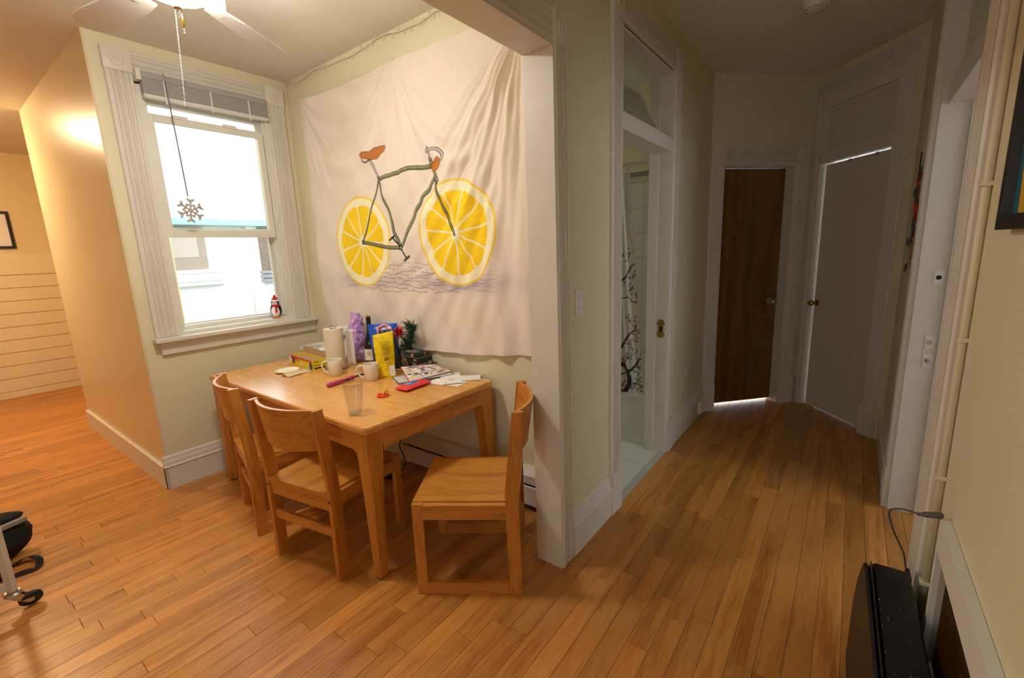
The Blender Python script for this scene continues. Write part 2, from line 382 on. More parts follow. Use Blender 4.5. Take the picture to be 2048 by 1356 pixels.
# ---------------------------------------------------------------- casings (fluted trim, corner blocks, plinths)
def flute(wd, d=.02, n=3):
    e = wd * .14; pts = [(0, 0), (0, d * .75), (.006, d)]; s = (wd - 2 * e) / n
    pts.append((e, d))
    for k in range(n):
        a = e + k * s
        pts += [(a + s * .08, d * .6), (a + s * .25, d * .5), (a + s * .42, d * .93), (a + s * .58, d * .93), (a + s * .75, d * .5), (a + s * .92, d * .6), (a + s, d)]
    pts += [(wd - .006, d), (wd, d * .75), (wd, 0)]
    return pts
def casing_v(bm, M, x0, x1, z0, z1, d=.02, n=3):
    """on plane y=0 of M, proud towards -y"""
    A = M @ Vector((x0, 0, z0)); R = M.to_3x3()
    extrude(bm, flute(x1 - x0, d, n), A, R @ Vector((1, 0, 0)), R @ Vector((0, -1, 0)), Vector((0, 0, z1 - z0)))
def casing_h(bm, M, x0, x1, z0, z1, d=.02, n=3):
    A = M @ Vector((x0, 0, z0)); R = M.to_3x3()
    extrude(bm, flute(z1 - z0, d, n), A, Vector((0, 0, 1)), R @ Vector((0, -1, 0)), R @ Vector((x1 - x0, 0, 0)))
def corner_block(name, M, x0, x1, z0, z1, parent, d=.026):
    bm = bmesh.new(); bx(bm, x0, x1, -d, 0, z0, z1, M=M, bev=.003)
    c = M @ Vector(((x0 + x1) / 2, -d, (z0 + z1) / 2)); r = (x1 - x0) * .30; out = M.to_3x3() @ Vector((0, -1, 0))
    L_ = Matrix.Translation(c) @ out.to_track_quat('Z', 'Y').to_matrix().to_4x4()
    lathe(bm, [(r, 0), (r * .95, .004), (r * .8, .004), (r * .72, .0005), (r * .55, .0015), (r * .45, .005), (r * .3, .005), (r * .22, .001), (r * .12, .004), (0, .005)], L_, 24)
    o = obj(name, bm, WHITE, parent, 'auto'); return o
def plinth(name, M, x0, x1, h, parent, d=.03):
    return obj(name, bx(bmesh.new(), x0 - .004, x1 + .004, -d, 0, 0, h, M=M, bev=.003), WHITE, parent)
I4 = Matrix.Identity(4)
def trimset(name, M, left, right, head, blocks=True, plin=True, z0=.24, n=3, zlow=None, d=.02):
    t = empty(name, kind='structure')
    for s in (left, right):
        if s:
            zz = z0 if plin else (zlow or 0)
            bm = bmesh.new(); casing_v(bm, M, s[0], s[1], zz, head[0] if head else s[2], d, n); obj('side_casing', fix(bm), WHITE, t)
            if plin: plinth('plinth_block', M, s[0], s[1], z0, t)
            if head and blocks: corner_block('corner_block', M, s[0] - .004, s[1] + .004, head[0], head[1], t)
    if head:
        a = (left[1] + .004) if left else head[2]; b = (right[0] - .004) if right else head[3]
        if not blocks: a, b = (left[0] if left else a), (right[1] if right else b)
        bm = bmesh.new(); casing_h(bm, M, a, b, head[0], head[1], n=n); obj('head_casing', fix(bm), WHITE, t)
    return t
# window casing
MWIN = Matrix.Translation((0, YW, 0))
trimset('trim_1', MWIN, (.912, 1.045), (1.835, 1.968), (2.64, 2.765), plin=False, zlow=1.03, n=3)
# opening between dining nook and hall
MH = Matrix.Translation((0, YB, 0))
t2 = empty('trim_2', kind='structure')
box('jamb_board', 1.635, 1.655, .985, 1.128, 0, 2.265, WHITE, t2, bev=.0015)
box('head_board', -2.6, 1.655, .985, 1.128, 2.265, 2.285, WHITE, t2, bev=.0015)
bm = bmesh.new(); casing_v(bm, MH, 1.645, 1.745, 0, 2.28, n=2); obj('side_casing', fix(bm), WHITE, t2)
corner_block('corner_block', MH, 1.638, 1.752, 2.28, 2.40, t2)
bm = bmesh.new(); casing_h(bm, MH, -2.6, 1.638, 2.28, 2.395, n=2); obj('head_casing', fix(bm), WHITE, t2)
bm = bmesh.new(); extrude(bm, flute(.1, .018, 2), (1.645, 1.12, 0), (1, 0, 0), (0, 1, 0), (0, 0, 2.28)); obj('side_casing', fix(bm), WHITE, t2)
# bathroom door casing, jambs, transom
trimset('trim_3', MH, (2.178, 2.298), (3.13, 3.25), (2.575, 2.70), n=3)
d1 = empty('door_1', kind='structure')
box('door_jamb', 2.298, 2.318, 1.0, 1.14, 0, 2.575, WHITE, d1); box('door_jamb', 3.115, 3.135, .99, 1.14, 0, 2.575, WHITE, d1)
box('head_jamb', 2.30, 3.13, 1.0, 1.14, 2.555, 2.575, WHITE, d1)
box('door_stop', 3.10, 3.115, 1.075, 1.14, 0, 2.555, WHITE, d1, bev=.002); box('door_stop', 2.318, 2.333, 1.075, 1.14, 0, 2.555, WHITE, d1, bev=.002)
box('transom_bar', 2.318, 3.115, .992, 1.135, 2.09, 2.175, WHITE, d1, bev=.003)
bm = bx(bmesh.new(), 3.110, 3.1151, 1.02, 1.055, .86, .99); bx(bm, 3.108, 3.1151, 1.012, 1.063, .875, .9); bx(bm, 3.108, 3.1151, 1.012, 1.063, .95, .975)
k = obj('strike_plate', bm, BRASS, d1); obj('latch_hole', bx(bmesh.new(), 3.1065, 3.111, 1.03, 1.046, .905, .94), DARK, k)
# hopper transom sash, tipped into the bathroom at the top
MT = Matrix.Translation((0, 1.06, 2.178)) @ Matrix.Rotation(math.radians(-27), 4, 'X')
d2 = empty('window_2', kind='structure')
bm = bmesh.new(); x0, x1, zt = 2.325, 3.095, .375
bx(bm, x0, x0 + .045, -.016, .016, 0, zt, M=MT); bx(bm, x1 - .045, x1, -.016, .016, 0, zt, M=MT); bx(bm, x0 + .045, x1 - .045, -.016, .016, 0, .045, M=MT); bx(bm, x0 + .045, x1 - .045, -.016, .016, zt - .05, zt, M=MT)
obj('sash_frame', bm, WHITE, d2)
obj('pane', bx(bmesh.new(), x0 + .04, x1 - .04, -.003, .003, .04, zt - .045, M=MT), mat('frosted_transom_glass', 'b9bda2', rough=.25, trans=.35), d2)

# brown door in the angled end wall
trimset('trim_4', MB, (BD0 - .115, BD0), (BD1, BD1 + .115), (2.13, 2.28), n=3, z0=.25)
d3 = empty('door_2', kind='structure')
for a, b in ((BD0, BD0 + .018), (BD1 - .018, BD1)): box('door_jamb', a, b, .0, .14, 0, DTOP, WHITE, d3, M=MB)
box('head_jamb', BD0, BD1, .0, .14, DTOP, DTOP + .018, WHITE, d3, M=MB)
box('door_slab', BD0 + .02, BD1 - .02, .095, .135, .022, DTOP - .003, WALNUT, d3, M=MB, bev=.002)
def knob(parent, M, x, z, y0, m):
    L_ = M @ Matrix.Translation((x, y0, z)) @ Matrix.Rotation(math.radians(90), 4, 'X')
    bm = lathe(bmesh.new(), [(0, 0), (.031, 0), (.031, .004), (.024, .009), (.012, .012), (.011, .034), (.02, .04), (.028, .052), (.028, .062), (.02, .071), (0, .074)], L_, 24)
    return obj('door_knob', bm, m, parent, 'auto')
knob(d3, MB, BD1 - .085, .955, .095, METAL)
obj('lock_button', lathe(bmesh.new(), [(0, .074), (.005, .074), (.005, .078), (0, .079)], MB @ Matrix.Translation((BD1 - .085, .095, .955)) @ Matrix.Rotation(math.radians(90), 4, 'X'), 12), METAL, d3)
# white door in the other angled wall, with boarded transom panel above
trimset('trim_5', MW, (WD0 - .045, WD0), (WD1, WD1 + .115), (2.65, 2.765), n=3, z0=.24, blocks=False)
d4 = empty('door_3', kind='structure')
FLATW = mat('white_door_paint', 'cfcabf', rough=.5, bump=.1, bscale=40)
box('door_jamb', WD0, WD0 + .016, 0, .13, 0, 2.64, WHITE, d4, M=MW); box('door_jamb', WD1 - .016, WD1, 0, .13, 0, 2.64, WHITE, d4, M=MW)
box('transom_rail', WD0, WD1, .0, .12, DTOP + .003, DTOP + .07, WHITE, d4, M=MW, bev=.002)
box('transom_panel', WD0, WD1, .055, .085, DTOP + .07, 2.56, FLATW, d4, M=MW); box('head_jamb', WD0, WD1, .0, .12, 2.56, 2.64, WHITE, d4, M=MW, bev=.002)
bm = bmesh.new()
for a in ((WD0 + .016, WD1 - .016, .04, .055, 2.19, 2.215), (WD0 + .016, WD1 - .016, .04, .055, 2.53, 2.56)): bx(bm, *a, M=MW, bev=.003)
obj('panel_bead', bm, WHITE, d4)
box('door_slab', WD0 + .031, WD1 - .018, .055, .092, .008, DTOP - .008, FLATW, d4, M=MW, bev=.002)
knob(d4, MW, WD0 + .06, .945, .055, BRASS)
for fx in (.38, .73):
    o = box('over_door_hook', WD0 + .72 * fx, WD0 + .72 * fx + .016, .045, .1, DTOP - .03, DTOP - .004, METAL, d4, M=MW); o['label'] = 'small metal hook over the door top'
# right-hand doorway: casings, jambs, head, transom panel
MR = Matrix(((-1, 0, 0, 0), (0, -1, 0, -.28), (0, 0, 1, 0), (0, 0, 0, 1)))   # x flipped, proud towards +y
trimset('trim_6', MR, (-3.205, -3.09), (-1.985, -1.80), (2.67, 2.79), n=4, z0=.24, blocks=True, d=.028)
d5 = empty('door_4', kind='structure')
box('door_jamb', 3.075, 3.09, -.43, -.275, 0, 2.66, WHITE, d5); box('door_stop', 3.06, 3.075, -.43, -.385, 0, 2.10, WHITE, d5, bev=.002)
box('door_jamb', 1.985, 2.0, -.43, -.275, 0, 2.66, WHITE, d5)
box('transom_rail', 2.0, 3.075, -.42, -.30, 2.10, 2.20, WHITE, d5, bev=.003); box('transom_panel', 2.0, 3.075, -.36, -.335, 2.20, 2.66, FLATW, d5)
box('panel_gap', 2.12, 2.7, -.3345, -.333, 2.62, 2.632, DARK, d5)
for z, dk in ((1.29, 1), (.96, 0), (.865, 0)):
    k = box('strike_plate', 3.071, 3.0751, -.372, -.335, z - .035, z + .035, WPLAST, d5, bev=.001)
    obj('bolt_hole', lathe(bmesh.new(), [(0, 0), (.011, 0), (.011, .002), (0, .002)], Matrix.Translation((3.0708, -.353, z)) @ Matrix.Rotation(math.radians(-90), 4, 'Y'), 16), BLACK if dk else METAL, k)
obj('latch_bolt', bx(bmesh.new(), 3.03, 3.075, -.36, -.35, .86, .872), METAL, d5)
# ================================================================ WINDOW
win = empty('window_1', kind='structure')
# jamb liners
for xa, xb in ((WX0, WX0 + .03), (WX1 - .03, WX1)):
    box('jamb_liner', xa, xb, YW - .005, YW + .16, WZ0, WZ1, VINYL, win)
    bm = bmesh.new(); inner = xb if xa == WX0 else xa; s = 1 if xa == WX0 else -1
    for yy in (YW + .005, YW + .045, YW + .085, YW + .125): bx(bm, min(inner, inner + s * .012), max(inner, inner + s * .012), yy, yy + .008, WZ0 + .04, WZ1)
    obj('sash_track', bm, VINYL, win)
box('head_jamb', WX0, WX1, YW - .005, YW + .16, WZ1 - .05, WZ1, VINYL, win)
bm = bx(bmesh.new(), WX0, WX1, YW - .01, YW + .165, WZ0 - .02, WZ0 + .022); bx(bm, WX0, WX1, YW + .06, YW + .165, WZ0 + .02, WZ0 + .05, bev=.003); obj('inner_sill', bm, VINYL, win)
def sash(name, x0, x1, y0, y1, z0, z1, ws, wb, wt):
    s = obj(name, (lambda b: (bx(b, x0, x0 + ws, y0, y1, z0, z1, bev=.002), bx(b, x1 - ws, x1, y0, y1, z0, z1, bev=.002), bx(b, x0 + ws, x1 - ws, y0, y1, z0, z0 + wb, bev=.002), bx(b, x0 + ws, x1 - ws, y0, y1, z1 - wt, z1, bev=.002), b)[-1])(bmesh.new()), VINYL, win)
    obj('pane', bx(bmesh.new(), x0 + ws - .004, x1 - ws + .004, (y0 + y1) / 2 - .0015, (y0 + y1) / 2 + .0015, z0 + wb - .004, z1 - wt + .004), clear_glass('window_glass', (.97, .99, .98)), s)
    return s
s1 = sash('raised_sash', 1.082, 1.79, YW + .012, YW + .04, 1.675, 2.437, .04, .048, .046)
bm = bmesh.new()
for xx in (1.22, 1.52): bx(bm, xx, xx + .09, YW + .004, YW + .014, 2.425, 2.448, bev=.003)
obj('sash_latch', bm, VINYL, s1)
sash('upper_sash', 1.082, 1.79, YW + .055, YW + .08, 1.68, 2.55, .03, .03, .055)
sash('storm_sash', 1.076, 1.80, YW + .10, YW + .125, 1.07, 1.74, .028, .022, .04)
# stool and apron
bm = bx(bmesh.new(), .895, XT, YW - .075, YW + .0, 1.0, 1.028, bev=.006); bx(bm, WX0, WX1, YW - .02, YW + .03, 1.0, 1.03); struct('trim_7', bm, WHITE)
bm = bx(bmesh.new(), .93, XT, YW - .026, YW, .915, 1.0, bev=.003); struct('trim_8', bm, WHITE)
# blind
bl = empty('window_blind', (0, 0, 0), label='raised grey mini blind with stacked slats at the top of the window', cat='window blind')
BLG = mat('grey_blind_vinyl', 'aeadab', rough=.45)
box('headrail', 1.07, 1.815, YW - .065, YW - .025, 2.618, 2.655, mat('headrail_metal', '9c9b98', rough=.4), bl, bev=.002)
bm = bmesh.new()
for i in range(26): bx(bm, 1.072, 1.813, YW - .062, YW - .028, 2.532 + i * .0033, 2.5342 + i * .0033, M=Matrix.Translation((0, random.uniform(-.0015, .0015), 0)))
o = obj('slat_stack', bm, BLG, bl); o['kind'] = 'stuff'
box('bottom_rail', 1.072, 1.813, YW - .062, YW - .028, 2.508, 2.530, mat('blind_rail', 'd2d1cb', rough=.4), bl, bev=.003)
for xx in (1.18, 1.44, 1.68):
    o = box('ladder_cord', xx, xx + .006, YW - .068, YW - .063, 2.505, 2.62, PAPER, bl)
    obj('cord_tassel', lathe(bmesh.new(), [(0, 0), (.006, .002), (.003, .02), (0, .022)], Matrix.Translation((xx + .003, YW - .068, 2.485)), 8), PAPER, bl)
obj('wand', tube(bmesh.new(), [(1.188, YW - .075, 2.62), (1.198, YW - .076, 2.3), (1.207, YW - .077, 1.93)], .0045, 6), mat('grey_wand', '77767c', rough=.4), bl)
obj('wand_hook', tube(bmesh.new(), [(1.188, YW - .055, 2.655), (1.188, YW - .065, 2.662), (1.188, YW - .075, 2.65), (1.188, YW - .075, 2.62)], .003, 6), METAL, bl)
obj('bracket', bx(bmesh.new(), 1.046, 1.07, YW - .068, YW - .004, 2.60, 2.662, bev=.002), WHITE, bl)
# snowflake ornament
sn = bmesh.new()
for k in range(6):
    a = k * math.pi / 3; R_ = Matrix.Rotation(a, 4, 'Y')
    def seg(p, q, r): tube(sn, [R_ @ Vector((p[0], 0, p[1])), R_ @ Vector((q[0], 0, q[1]))], r, 8)
    seg((0, 0), (0, .082), .0085)
    for s in (-1, 1):
        seg((0, .03), (s * .026, .046), .0075); seg((0, .062), (s * .024, .086), .0085)
    R2 = Matrix.Rotation(a + math.pi / 6, 4, 'Y')
snow = obj('snowflake_ornament', sn, mat('silver_glitter', 'c4beb6', rough=.5, metal=.25, bump=1, bscale=400, vary=.35, vscale=220), smooth='auto')
snow.scale = (.86, .86, .86); snow.location = (1.207, YW - .085, 1.842); snow.rotation_euler = (0, math.radians(6), math.radians(4))
tag(snow, 'silver glitter snowflake ornament hanging before the window glass', 'ornament')
obj('hanging_loop', tube(bmesh.new(), [(.0, 0, .085), (.003, .002, .094), (.005, .008, .1), (.0, .01, .094), (0, 0, .085)], .0015, 6), METAL, snow)
# penguin
pg = empty('penguin_figurine', (1.715, YW + .02, 1.052), math.radians(-128), 'small penguin figurine with red Santa hat and scarf on the window sill', 'figurine')
PB = mat('penguin_black', '15151b', rough=.6, bump=.6, bscale=250); PW = mat('penguin_white', 'efeeec', rough=.7, bump=.8, bscale=250); PR = mat('penguin_red', 'b51526', rough=.7, bump=.6, bscale=250); PO = mat('penguin_orange', 'ee7a1c', rough=.6)
def ell(bm, c, r, M=None, seg=16, mi=0):
    q = bmesh.ops.create_uvsphere(bm, u_segments=seg, v_segments=seg // 2 + 2, radius=1)['verts']
    for v in q:
        v.co = Vector((c[0] + v.co.x * r[0], c[1] + v.co.y * r[1], c[2] + v.co.z * r[2]))
        if M is not None: v.co = M @ v.co
    for v in q:
        for f in v.link_faces: f.material_index = mi
    return bm
obj('body', ell(bmesh.new(), (0, 0, .06), (.037, .042, .058)), PB, pg, True)
obj('belly', ell(bmesh.new(), (.013, 0, .055), (.028, .034, .048)), PW, pg, True)
obj('head', ell(bmesh.new(), (0, 0, .118), (.028, .03, .027)), PB, pg, True)
obj('face', ell(bmesh.new(), (.01, 0, .116), (.021, .023, .02)), PW, pg, True)
obj('beak', lathe(bmesh.new(), [(.006, 0), (.004, .008), (0, .014)], Matrix.Translation((.029, 0, .114)) @ Matrix.Rotation(math.radians(90), 4, 'Y'), 10), PO, pg, True)
for s in (-1, 1):
    obj('wing', ell(bmesh.new(), (.0, s * .046, .072), (.012, .009, .032), Matrix.Translation((0, s * .02, 0)) @ Matrix.Rotation(s * .5, 4, 'X') @ Matrix.Translation((0, -s * .02, .006))), PB, pg, True)
    obj('foot', ell(bmesh.new(), (.02, s * .016, .006), (.02, .012, .007)), PO, pg, True)
    obj('eye', ell(bmesh.new(), (.0285, s * .009, .122), (.003, .003, .004), seg=8), PB, pg, True)
obj('scarf', tube(bmesh.new(), [(.026 * math.cos(a), .028 * math.sin(a), .096) for a in [i * math.pi / 8 for i in range(16)]], .008, 8, closed=True), PR, pg, True)
obj('scarf_end', bx(bmesh.new(), .036, .044, .004, .018, .045, .092, bev=.003), PR, pg)
obj('hat', lathe(bmesh.new(), [(.027, 0), (.024, .012), (.014, .028), (.006, .036), (0, .037)], Matrix.Translation((0, 0, .134)), 16), PR, pg, True)
obj('hat_brim', tube(bmesh.new(), [(.026 * math.cos(a), .027 * math.sin(a), .136) for a in [i * math.pi / 8 for i in range(16)]], .007, 8, closed=True), PW, pg, True)
obj('hat_pompom', ell(bmesh.new(), (0, 0, .173), (.009, .009, .009), seg=10), PR, pg, True)
# neighbouring house outside
nb = empty('neighbour_house', (1.75, 7.2, -2), label='pale clapboard neighbouring house seen through the window', cat='house')
SIDE = mat('clapboard_white', 'dfe2e6', rough=.7); NT = mat('house_trim', 'fafafa', rough=.6)
o = box('wall', 0, 5.5, .03, .2, 0, 4.08, SIDE, nb)
for i in range(38):
    bm = bmesh.new(); z = i * .105
    extrude(bm, [(0, 0), (-.022, 0), (-.006, .108), (0, .108)], (1.53, .03, z), (0, 1, 0), (0, 0, 1), (3.9, 0, 0))
    obj('clapboard', fix(bm), SIDE, nb)
box('corner_board', 1.38, 1.53, -.02, .03, 0, 4.0, NT, nb)
box('roof_gutter', -.2, 5.5, -.14, .1, 4.0, 4.1, mat('teal_gutter', '9fcaca', rough=.5), nb, bev=.02)
wf = box('window_frame', .05, .82, -.03, .03, 3.42, 3.98, mat('house_window_trim', 'a09084', rough=.6), nb); box('window_pane', .12, .72, -.034, -.03, 3.58, 3.94, mat('house_pane', 'b9aca4', rough=.3), wf)
bm = bmesh.new()
for i in range(4): bx(bm, -.1, 1.0, -.04 - .012 * (i % 2), .03, 3.2 + i * .055, 3.25 + i * .055)
obj('sill_moulding', bm, NT, nb)
box('shingle_panel', 1.53, 2.4, -.05, .0, 3.36, 3.98, mat('brown_shingle', '857468', rough=.9, vary=.3, vscale=30), nb)
bm = bmesh.new()
for i in range(3): bx(bm, 1.5, 2.4, -.06, .0, 3.18 + i * .065, 3.225 + i * .065)
obj('belt_moulding', bm, mat('grey_moulding', '8f9094', rough=.7), nb)
ar = bmesh.new(); bx(ar, .98, 9, 3.78, 9, -2.1, -2.0); bx(ar, 1.73, 9, 9, 9.1, -2.1, -2); struct('ground_outside', ar, mat('snowy_ground', 'd5d7da', rough=.8))

# ================================================================ FAR ROOM
far = empty('wainscot', (0, 0, 0), kind='structure')
z = 0; hts = [.085] + [.1515] * 9 + [.066]
for h in hts[:-1]:
    obj('plank', bx(bmesh.new(), -2.6, 1.2, 7.895, 7.919, z + .001, z + h - .004, bev=.003), SHIP, far); z += h
obj('cap_board', bx(bmesh.new(), -2.6, 1.2, 7.885, 7.919, z + .0, 1.69, bev=.004), SHIP, far)
MF = Matrix.Translation((0, 7.92, 0))
t9 = empty('trim_9', kind='structure'); bm = bmesh.new(); casing_v(bm, MF, 1.205, 1.32, .2, 2.15, .03, 3); obj('side_casing', fix(bm), WHITE, t9); plinth('plinth_block', MF, 1.205, 1.32, .2, t9, .038); bm = bmesh.new(); casing_h(bm, MF, 1.15, 1.6, 2.15, 2.27, .03, 3); obj('head_casing', fix(bm), WHITE, t9)
pic = empty('picture_frame', (.56, 7.918, 1.752), label='small black framed botanical print above the shiplap wainscot', cat='picture')
BF = mat('black_frame_wood', '17130f', rough=.35)
def rectframe(bm, x0, x1, z0, z1, wd, y0, y1, M=None):
    bx(bm, x0, x0 + wd, y0, y1, z0, z1, M=M); bx(bm, x1 - wd, x1, y0, y1, z0, z1, M=M); bx(bm, x0 + wd, x1 - wd, y0, y1, z0, z0 + wd, M=M); bx(bm, x0 + wd, x1 - wd, y0, y1, z1 - wd, z1, M=M); return bm
obj('frame', rectframe(bmesh.new(), -.2, .3, 0, .42, .028, -.025, 0), BF, pic)
obj('mat_board', bx(bmesh.new(), -.175, .275, -.012, -.004, .025, .395), PAPER, pic)
bm = bmesh.new()
for i in range(9):
    a = -.9 + i * .22; tube(bm, [(.12, -.014, .09), (.12 + .05 * math.sin(a), -.014, .16), (.12 + .11 * math.sin(a), -.014, .12 + .13 * math.cos(a))], .003, 5)
obj('printed_leaf', bm, mat('printed_gold', '8d7226', rough=.7), pic)
kl = obj('ceiling_lamp', lathe(bmesh.new(), [(0, -.09), (.1, -.08), (.16, -.045), (.175, -.01), (.175, 0), (0, 0)], Matrix.Translation((.05, 5.9, 2.80)), 32), mat('kitchen_lamp_glass', 'ffe0b0', rough=.4, emit='ffd5a4', estr=KITCHEN_GLOW), smooth='auto')
tag(kl, 'warm flush ceiling lamp lighting the kitchen beyond the alcove wall', 'ceiling lamp')
obj('lamp_base', lathe(bmesh.new(), [(0, 0), (.18, 0), (.18, .03), (0, .03)], Matrix.Translation((.05, 5.9, 2.80)), 32), WPLAST, kl)
# ================================================================ CEILING FAN
fan = empty('ceiling_fan', (.8075, 2.14, 0), label='white ceiling fan with frosted light globe above the dining table side', cat='ceiling fan')
def atl(x=0, y=0, z=0): return Matrix.Translation((x, y, z))
obj('canopy', lathe(bmesh.new(), [(0, 2.83), (.075, 2.83), (.07, 2.80), (.03, 2.77), (0, 2.77)], None, 32), WPLAST, fan, 'auto')
obj('motor_housing', lathe(bmesh.new(), [(0, 2.775), (.09, 2.775), (.13, 2.745), (.135, 2.68), (.11, 2.64), (.06, 2.62), (0, 2.62)], None, 40), WPLAST, fan, 'auto')
obj('light_globe', lathe(bmesh.new(), [(0, 2.62), (.055, 2.615), (.10, 2.595), (.128, 2.56), (.128, 2.53), (.105, 2.505), (.06, 2.488), (0, 2.482)], None, 40), mat('frosted_globe', 'fff6e6', rough=.4, emit='fffaf0', estr=FAN_GLOW), fan, 'auto')
BLADE = mat('fan_blade_white', 'd6d4cc', rough=.45)
for k in range(5):
    a = math.radians(-42 + 72 * k); Mk = Matrix.Rotation(a, 4, 'Z')
    poly = [(.20, -.045), (.30, -.06), (.55, -.068), (.62, -.06), (.655, -.03), (.66, 0), (.655, .03), (.62, .06), (.55, .068), (.30, .06), (.20, .045)]
    b = obj('blade', prism(bmesh.new(), poly, -.004, .004, Mk @ atl(0, 0, 2.54) @ Matrix.Rotation(math.radians(11), 4, 'X')), BLADE, fan)
    obj('blade_iron', bx(bmesh.new(), .10, .25, -.018, .018, 2.535, 2.63, M=Mk), WPLAST, b)
bm = lathe(bmesh.new(), [(0, 2.492), (.011, 2.49), (.011, 2.475), (.016, 2.472), (.018, 2.455), (.012, 2.448), (.004, 2.445), (.004, 2.425), (0, 2.424)], None, 20)
obj('finial', bm, CHROME, fan, 'auto')
def beads(bm, x, y, z0, z1, r=.0026, dx=0):
    n = int((z1 - z0) / .0068)
    for i in range(n):
        q = bmesh.ops.create_icosphere(bm, subdivisions=1, radius=r, matrix=atl(x + dx * i / n, y, z1 - i * .0068))
    return tube(bm, [(x, y, z1), (x + dx, y, z0)], .0008, 4)
obj('pull_chain', beads(bmesh.new(), -.010, .004, 2.09, 2.45, dx=-.02), CHROME, fan, True)
c2 = obj('pull_chain', beads(bmesh.new(), .008, 0, 2.36, 2.44), CHROME, fan, True)
obj('chain_bell', lathe(bmesh.new(), [(0, 2.43), (.0045, 2.425), (.006, 2.395), (.004, 2.392), (0, 2.392)], atl(.008, 0, 0), 12), BRASS, fan, 'auto')
# smoke detector
sd = empty('smoke_detector', (3.38, .285, 0), label='round white smoke detector on the dim hall ceiling', cat='smoke detector')
obj('cover', lathe(bmesh.new(), [(0, 2.782), (.035, 2.782), (.058, 2.79), (.066, 2.805), (.066, 2.81), (0, 2.81)], None, 32), WPLAST, sd, 'auto')
obj('mounting_ring', lathe(bmesh.new(), [(0, 2.81), (.072, 2.81), (.075, 2.83), (0, 2.83)], None, 32), WPLAST, sd, 'auto')
bm = bmesh.new()
for k in range(12):
    a = k * math.pi / 6; bx(bm, .045, .058, -.003, .003, 2.787, 2.800, M=Matrix.Rotation(a, 4, 'Z'))
obj('vent_slots', bm, mat('slot_grey', '77746c', rough=.8), sd)
# ================================================================ TAPESTRY
NU, NV = 620, 540
ys = np.linspace(3.375, 1.335, NU); ts = np.linspace(0, 1, NV)
Yg, Tg = np.meshgrid(ys, ts)
top = np.interp(-Yg, [-3.375, -2.97, -2.63, -2.42, -2.31, -2.15, -1.9, -1.66, -1.335], [2.65, 2.637, 2.637, 2.648, 2.655, 2.648, 2.644, 2.64, 2.645])
bot = np.interp(-Yg, [-3.375, -2.9, -2.47, -2.13, -1.735, -1.37, -1.335], [.955, .89, .862, .878, .893, .93, .935])
Zg = top + (bot - top) * Tg
def tap_disp(Y, Z):
    d = np.zeros(Y.shape)
    # swags fanning out from the three pins
    for py, pz, k, a, reach, side in ((3.36, 2.65, 15, .010, 1.1, -1), (2.31, 2.655, 17, .011, 1.5, 0), (1.36, 2.64, 26, .022, 2.4, 1)):
        dx, dz = Y - py, pz - Z; r = np.hypot(dx, dz) + 1e-3; th = np.arctan2(dx, dz)
        env = np.exp(-(r / reach) ** 2) * sm(r, .03, .35)
        foc = np.exp(-((th) / .75) ** 2) if side == 0 else np.exp(-((th - side * .38) / .42) ** 2)
        d += a * env * foc * np.sin(k * th + 1.3 * np.sin(2.1 * r) + py) ** 3
    # catenary swags
    for (ya, yb, dep) in ((3.36, 2.31, .30), (2.31, 1.36, .62)):
        u = (Y - yb) / (ya - yb); cat = 2.65 - dep * 4 * u * (1 - u) * np.ones_like(Y)
        q = (Z - cat)
        d += .010 * np.exp(-(q / .10) ** 2) * sm(u * (1 - u), 0, .12) * np.sin(q * 42 + 5 * u)
        q2 = Z - (cat - .22)
        d += .007 * np.exp(-(q2 / .12) ** 2) * sm(u * (1 - u), 0, .12) * np.sin(q2 * 30 + 4 * u)
    # hanging folds low down and by the right edge
    d += .010 * np.sin(Y * 19 + 1.6 * np.sin(Z * 1.9) + 2.2) ** 3 * sm(1.55 - Z, 0, .6) * sm(Y, 1.3, 2.4)
    d += .012 * np.sin((Y - .10 * Z) * 31) * sm(1.85 - Y, 0, .3) * sm(2.62 - Z, 0, .5)
    d += .006 * np.sin((Y + .45 * Z) * 16) * sm(2.9 - Z, 0, 1.5) + .004 * np.sin((Y * 1.0 - .7 * Z) * 23 + 1.2 * np.sin(3 * Y))
    return d
Dg = tap_disp(Yg, Zg)
Xg = XT - .028 - np.maximum(Dg, -.02)
C = np.ones(Yg.shape + (3,), np.float32) * lin('e2d5c8')
rs = np.random.RandomState(3)
def nz(Y, Z, f, seed=0):
    r = np.random.RandomState(seed); s = 0
    for i in range(5):
        a, b, p = r.uniform(-1, 1, 3); s = s + np.sin((a * Y + b * Z) * f * (1 + .5 * i) + p * 9)
    return s / 5
def lemon(C, cy, cz, R, rot, front):
    dy, dz = Yg - cy, Zg - cz; th = np.arctan2(dz, dy); r = np.hypot(dy, dz); R_ = R * (1 + .012 * np.sin(3 * th + rot) + .01 * np.sin(5 * th))
    q = r / R_
    C = mixc(C, 'edc93a', sm(1.0 - q, 0, .012)); C = mixc(C, 'efe9c4', sm(.962 - q, 0, .012))
    fl = .80 + .008 * np.sin(7 * th + rot)
    pulp = sm(fl - q, 0, .012) * sm(q, .10, .125 + .02)
    n = 11; ph = (th - rot) / (2 * np.pi) * n; k = np.abs(ph - np.round(ph)) * 2 * np.pi / n * r
    gap = sm(k, .0035, .0075); ph2 = np.minimum(1, np.abs(ph - np.floor(ph) - .5) * 2)
    rnd = sm(fl - .05 * ph2 ** 6 - q, 0, .01)
    pulp = pulp * gap * rnd
    yel = lin('f2cf2a')[None, None] * (1 + .07 * nz(th * 9, r * 30, 3, 5)[..., None]) - np.array([0, .06, .0])[None, None] * (sm(q, .3, .8) * .4)[..., None]
    return C * (1 - pulp[..., None]) + np.clip(yel, 0, 1) * pulp[..., None]
